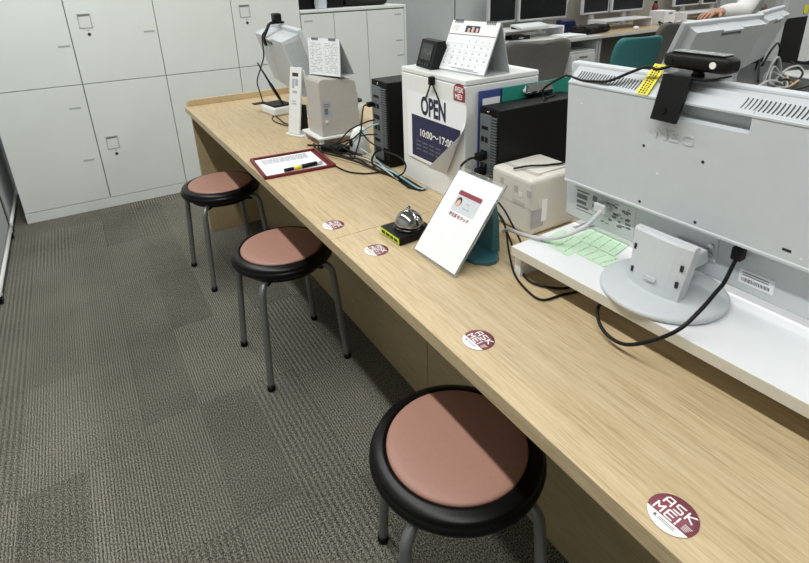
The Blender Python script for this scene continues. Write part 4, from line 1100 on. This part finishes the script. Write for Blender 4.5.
for lb, pts, m in (('pale cable looping highest above the dark staff desk', [(2.45, 1.35, .75), (2.52, 1.36, .86), (2.62, 1.38, .88), (2.72, 1.40, .80), (2.78, 1.42, .74)], 'cable_grey'),
                   ('pale cable arching low to the white monitor base', [(2.70, 1.42, .73), (2.85, 1.43, .79), (3.0, 1.44, .79), (3.12, 1.46, .75)], 'cable_grey'),
                   ('pale cable lying along the dark desk edge', [(2.05, 1.30, .73), (2.25, 1.29, .78), (2.4, 1.30, .80), (2.58, 1.32, .76), (2.64, 1.36, .73)], 'cable_grey'),
                   ('black cable under the right tilted monitor', [(2.62, 1.45, .83), (2.70, 1.46, .90), (2.78, 1.47, .93), (2.84, 1.48, .88), (2.80, 1.47, .80)], 'cable_black'),
                   ('black cable snaking over the dark staff desk', [(2.55, 1.36, .73), (2.66, 1.35, .77), (2.78, 1.35, .74), (2.92, 1.38, .77), (3.05, 1.50, .80)], 'cable_black'),
                   ('pale cable coiled beside the white power strip', [(2.50, 1.34, .726), (2.56, 1.40, .78), (2.66, 1.42, .80), (2.70, 1.36, .76), (2.60, 1.31, .74), (2.52, 1.35, .77), (2.64, 1.40, .83), (2.76, 1.38, .726)], 'cable_grey'),
                   ('black cable running up towards the light grey screen', [(2.72, 1.50, .726), (2.80, 1.55, .80), (2.90, 1.60, .86), (3.02, 1.66, .84), (3.12, 1.72, .726)], 'cable_black'),
                   ('black cable lying flat in front of the white monitor base', [(2.60, 1.28, .726), (2.78, 1.27, .735), (2.95, 1.29, .728), (3.10, 1.30, .726)], 'cable_black'),
                   ('brown twisted cable bunch on the dark staff desk', [(2.62, 1.34, .735), (2.68, 1.36, .77), (2.74, 1.33, .735), (2.70, 1.30, .765), (2.64, 1.32, .735), (2.76, 1.38, .77)], 'tan_paper')):
    cable('desk_cable', pts, .0055, M[m], lb, g)
pw = thing('power_strip', 'white power strip lying on the dark staff desk behind the webcam', 'power strip', (2.32, 1.27, .7205), .03)
MB().box(-.17, .17, -.03, .03, 0, .035, .006).build('strip_body', M['white'], pw)
for k in range(4): MB().box(-.13+k*.075, -.09+k*.075, -.015, .015, .0351, .045, .003).build('plug', M['cardgrey'], pw)
# light grey cabinet panel with yellow dot at the right edge
gp = thing('grey_screen', 'light grey standing screen with a yellow dot at the upper right edge', 'screen', (3.86, 1.95, 0))
MB().box(0, 1.1, 0, .05, .965, 1.75, .004).build('upper_panel', M['partition'], gp)
MB().box(0, 1.1, .003, .047, .06, .9645).build('lower_panel', M['black'], gp)
MB().box(-.075, -.0005, -.002, .052, 0, 1.77, .002).build('post', M['frame_grey'], gp)
MB().box(.0, 1.1, .0, .05, .0003, .0595).build('foot_rail', M['chairframe'], gp)
MB().cyl((.262, -.001, 1.017), (.262, -.003, 1.017), .032, n=20).build('yellow_dot', M['yellow'], gp)

# ------------------------------------------------------------------ person in white shirt (only a forearm shows)
def skin_mesh(name, V, E, R, m, parent, sub=2, root=0):
    me = bpy.data.meshes.new(name); me.from_pydata([Vector(v) for v in V], E, [])
    o = bpy.data.objects.new(name, me); COL.objects.link(o)
    sk = o.modifiers.new('s', 'SKIN'); sk.use_smooth_shade = True
    for i, d in enumerate(me.skin_vertices[0].data):
        r = R[i]; d.radius = r if isinstance(r, tuple) else (r, r); d.use_root = (i == root)
    sb = o.modifiers.new('u', 'SUBSURF'); sb.levels = sub; sb.render_levels = sub
    bpy.context.view_layer.update()
    ev = o.evaluated_get(bpy.context.evaluated_depsgraph_get())
    m2 = bpy.data.meshes.new_from_object(ev); m2.name = name
    bpy.data.objects.remove(o)
    m2.materials.clear(); m2.materials.append(m)
    for p in m2.polygons: p.use_smooth = True
    r = bpy.data.objects.new(name, m2); COL.objects.link(r)
    if parent: r.parent = parent
    return r
pr = thing('person', 'person in a white long-sleeved shirt reaching a hand over the far monitors', 'person', (3.99, 2.30, 0))
# local: facing -x; joints
sh_l, sh_r = Vector((-.08, -.19, 1.31)), Vector((.0, .19, 1.33))
elb = Vector((-.62, -.30, 1.043)); wri = Vector((-.90, -.31, 1.052))
sh_l = Vector((-.34, -.24, 1.22))
V, E, R = [], [], []
def add(p, r, a=None):
    V.append(p); R.append(r)
    if a is not None: E.append((a, len(V)-1))
    return len(V)-1
pel = add(Vector((.02, 0, .93)), (.16, .11)); ab = add(Vector((-.05, 0, 1.08)), (.145, .105), pel); ch = add(Vector((-.15, 0, 1.24)), (.16, .11), ab)
up = add(Vector((-.22, 0, 1.34)), (.11, .08), ch); nk_ = add(Vector((-.26, 0, 1.42)), .05, up); hd = add(Vector((-.30, 0, 1.50)), .075, nk_); h2 = add(Vector((-.31, 0, 1.58)), .095, hd); h3 = add(Vector((-.30, 0, 1.66)), .072, h2)
add(Vector((-.41, 0, 1.555)), .014, h2)
a1 = add(sh_l, .055, up); a2 = add(elb, .042, a1); a3 = add(wri, .027, a2); pm = add(wri+Vector((-.05, 0, .002)), (.036, .018), a3); pm2 = add(wri+Vector((-.09, 0, .0)), (.036, .014), pm)
hand = pm2
for k, (dy, ln_) in enumerate(((-.030, .062), (-.010, .075), (.010, .072), (.030, .055))):
    f0 = add(wri+Vector((-.115, dy, -.004)), .0088, hand); f1 = add(wri+Vector((-.115-ln_*.5, dy*1.15, -.016)), .0080, f0); add(wri+Vector((-.115-ln_*.85, dy*1.15, -.040)), .0068, f1)
t0 = add(wri+Vector((-.055, -.045, -.008)), .0105, pm); add(wri+Vector((-.095, -.060, -.022)), .0085, t0)
b1 = add(Vector((-.10, .24, 1.28)), .055, up); b2 = add(Vector((.20, .30, 1.10)), .042, b1); b3 = add(Vector((.30, .29, .89)), .028, b2); b4 = add(Vector((.32, .29, .82)), (.034, .017), b3)
for k, dy in enumerate((-.03, -.01, .01, .03)):
    f0 = add(Vector((.33, .29+dy, .785)), .0088, b4); add(Vector((.325, .29+dy, .74)), .0072, f0)
t0 = add(Vector((.30, .255, .82)), .01, b4); add(Vector((.29, .24, .78)), .008, t0)
for s in (-1, 1):
    l1 = add(Vector((.02, s*.10, .86)), .095, pel); l2 = add(Vector((-.02, s*.11, .48)), .06, l1); l3 = add(Vector((.02, s*.11, .09)), .042, l2); add(Vector((-.14, s*.12, .040)), .036, l3)
body = skin_mesh('body', V, E, R, M['skin'], pr)
sV = [Vector((.02, 0, .90)), Vector((-.05, 0, 1.08)), Vector((-.15, 0, 1.24)), Vector((-.22, 0, 1.35)), sh_l, sh_l.lerp(elb, .5)+Vector((0, 0, -.01)), elb+Vector((0, 0, -.005)), elb.lerp(wri, .45), wri+Vector((.015, 0, 0)), Vector((-.10, .24, 1.28)), Vector((.20, .30, 1.10)), Vector((.29, .29, .91))]
sE = [(0, 1), (1, 2), (2, 3), (3, 4), (4, 5), (5, 6), (6, 7), (7, 8), (3, 9), (9, 10), (10, 11)]
sR = [(.175, .125), (.165, .12), (.178, .125), (.12, .09), .075, .068, .062, .056, .040, .075, .06, .046]
skin_mesh('shirt', sV, sE, sR, M['shirt'], pr, root=1)
tV = [Vector((.02, 0, .95)), Vector((.02, .10, .86)), Vector((-.02, .11, .48)), Vector((.02, .11, .12)), Vector((.02, -.10, .86)), Vector((-.02, -.11, .48)), Vector((.02, -.11, .12))]
skin_mesh('trousers', tV, [(0, 1), (1, 2), (2, 3), (0, 4), (4, 5), (5, 6)], [(.17, .12), .11, .08, .065, .11, .08, .065], M['trousers'], pr)
hrm = MB()
hrm.loft([[( -.285+.095*s*math.cos(a), .090*s*math.sin(a), z) for a in [2*PI*i/24 for i in range(24)]] for z, s in ((1.60, 1.0), (1.64, 1.06), (1.69, .98), (1.73, .7), (1.745, .1))])
hrm.build('hair', M['hair'], pr)
for s in (-1, 1): MB().lathe([(.0005, -.008), (.006, -.006), (.008, 0), (.006, .006), (.0005, .008)], 12, Matrix.Translation((-.398, s*.034, 1.585))).build('eye', M['keyhole'], pr)
MB().box(-.388, -.372, -.022, .022, 1.520, 1.527, .002).build('mouth', M['red_print'], pr)
for s in (-1, 1): MB().box(-.15, .06, s*.12-.045, s*.12+.045, .0005, .075, .025).build('shoe', M['black'], pr)

# ------------------------------------------------------------------ lamps: rows of ceiling tubes running along the counter
def tube_row(x, y0, y1, e):
    L = bpy.data.lights.new('ceiling_tube', 'AREA'); L.shape = 'RECTANGLE'; L.size = .07; L.size_y = y1-y0; L.energy = e
    L.color = (.995, 1.0, .98)
    o = bpy.data.objects.new('ceiling_tube', L); COL.objects.link(o); o.location = (x, (y0+y1)/2, 2.585)
    return o
tube_row(-.555, -1.0, 3.5, 86)
tube_row(1.6, -2.2, 5.8, 75)
tube_row(3.6, -2.2, 5.8, 75)
tube_row(5.6, -2.2, 5.8, 75)
tube_row(7.8, -2.2, 5.8, 70)
W = bpy.data.worlds.new('World'); SC.world = W; W.use_nodes = True
W.node_tree.nodes['Background'].inputs['Color'].default_value = (.8, .85, .9, 1)
W.node_tree.nodes['Background'].inputs['Strength'].default_value = .05

# ------------------------------------------------------------------ camera (phone photo cropped below its centre, hence the shift)
yaw, pitch, roll = .5394197518475818, .37636913511920084, -.030307979525514412
f_px, cxp, cyp = 535.9481441235026, 404.6518392645664, 187.8030081358915
F = Vector((math.sin(yaw)*math.cos(pitch), math.cos(yaw)*math.cos(pitch), -math.sin(pitch)))
R0 = Vector((math.cos(yaw), -math.sin(yaw), 0)); U0 = R0.cross(F)
c, s = math.cos(roll), math.sin(roll)
Rv, Uv = R0*c+U0*s, U0*c-R0*s
cam = bpy.data.cameras.new('camera'); co = bpy.data.objects.new('camera', cam); COL.objects.link(co)
mw = Matrix((Rv, Uv, -F)).transposed().to_4x4(); mw.translation = Vector((-.4475434532594483, 0, 1.3198316052690284))
co.matrix_world = mw
cam.sensor_width = 36; cam.sensor_fit = 'HORIZONTAL'; cam.lens = f_px*36/809
cam.shift_x = -(cxp-404.5)/809; cam.shift_y = -(281.5-cyp)/809
cam.clip_start = .02; cam.clip_end = 60
SC.camera = co
SC.view_settings.view_transform = 'Standard'; SC.view_settings.look = 'None'
SC.view_settings.gamma = 1; SC.view_settings.use_curve_mapping = False
SC.view_settings.exposure = -.28
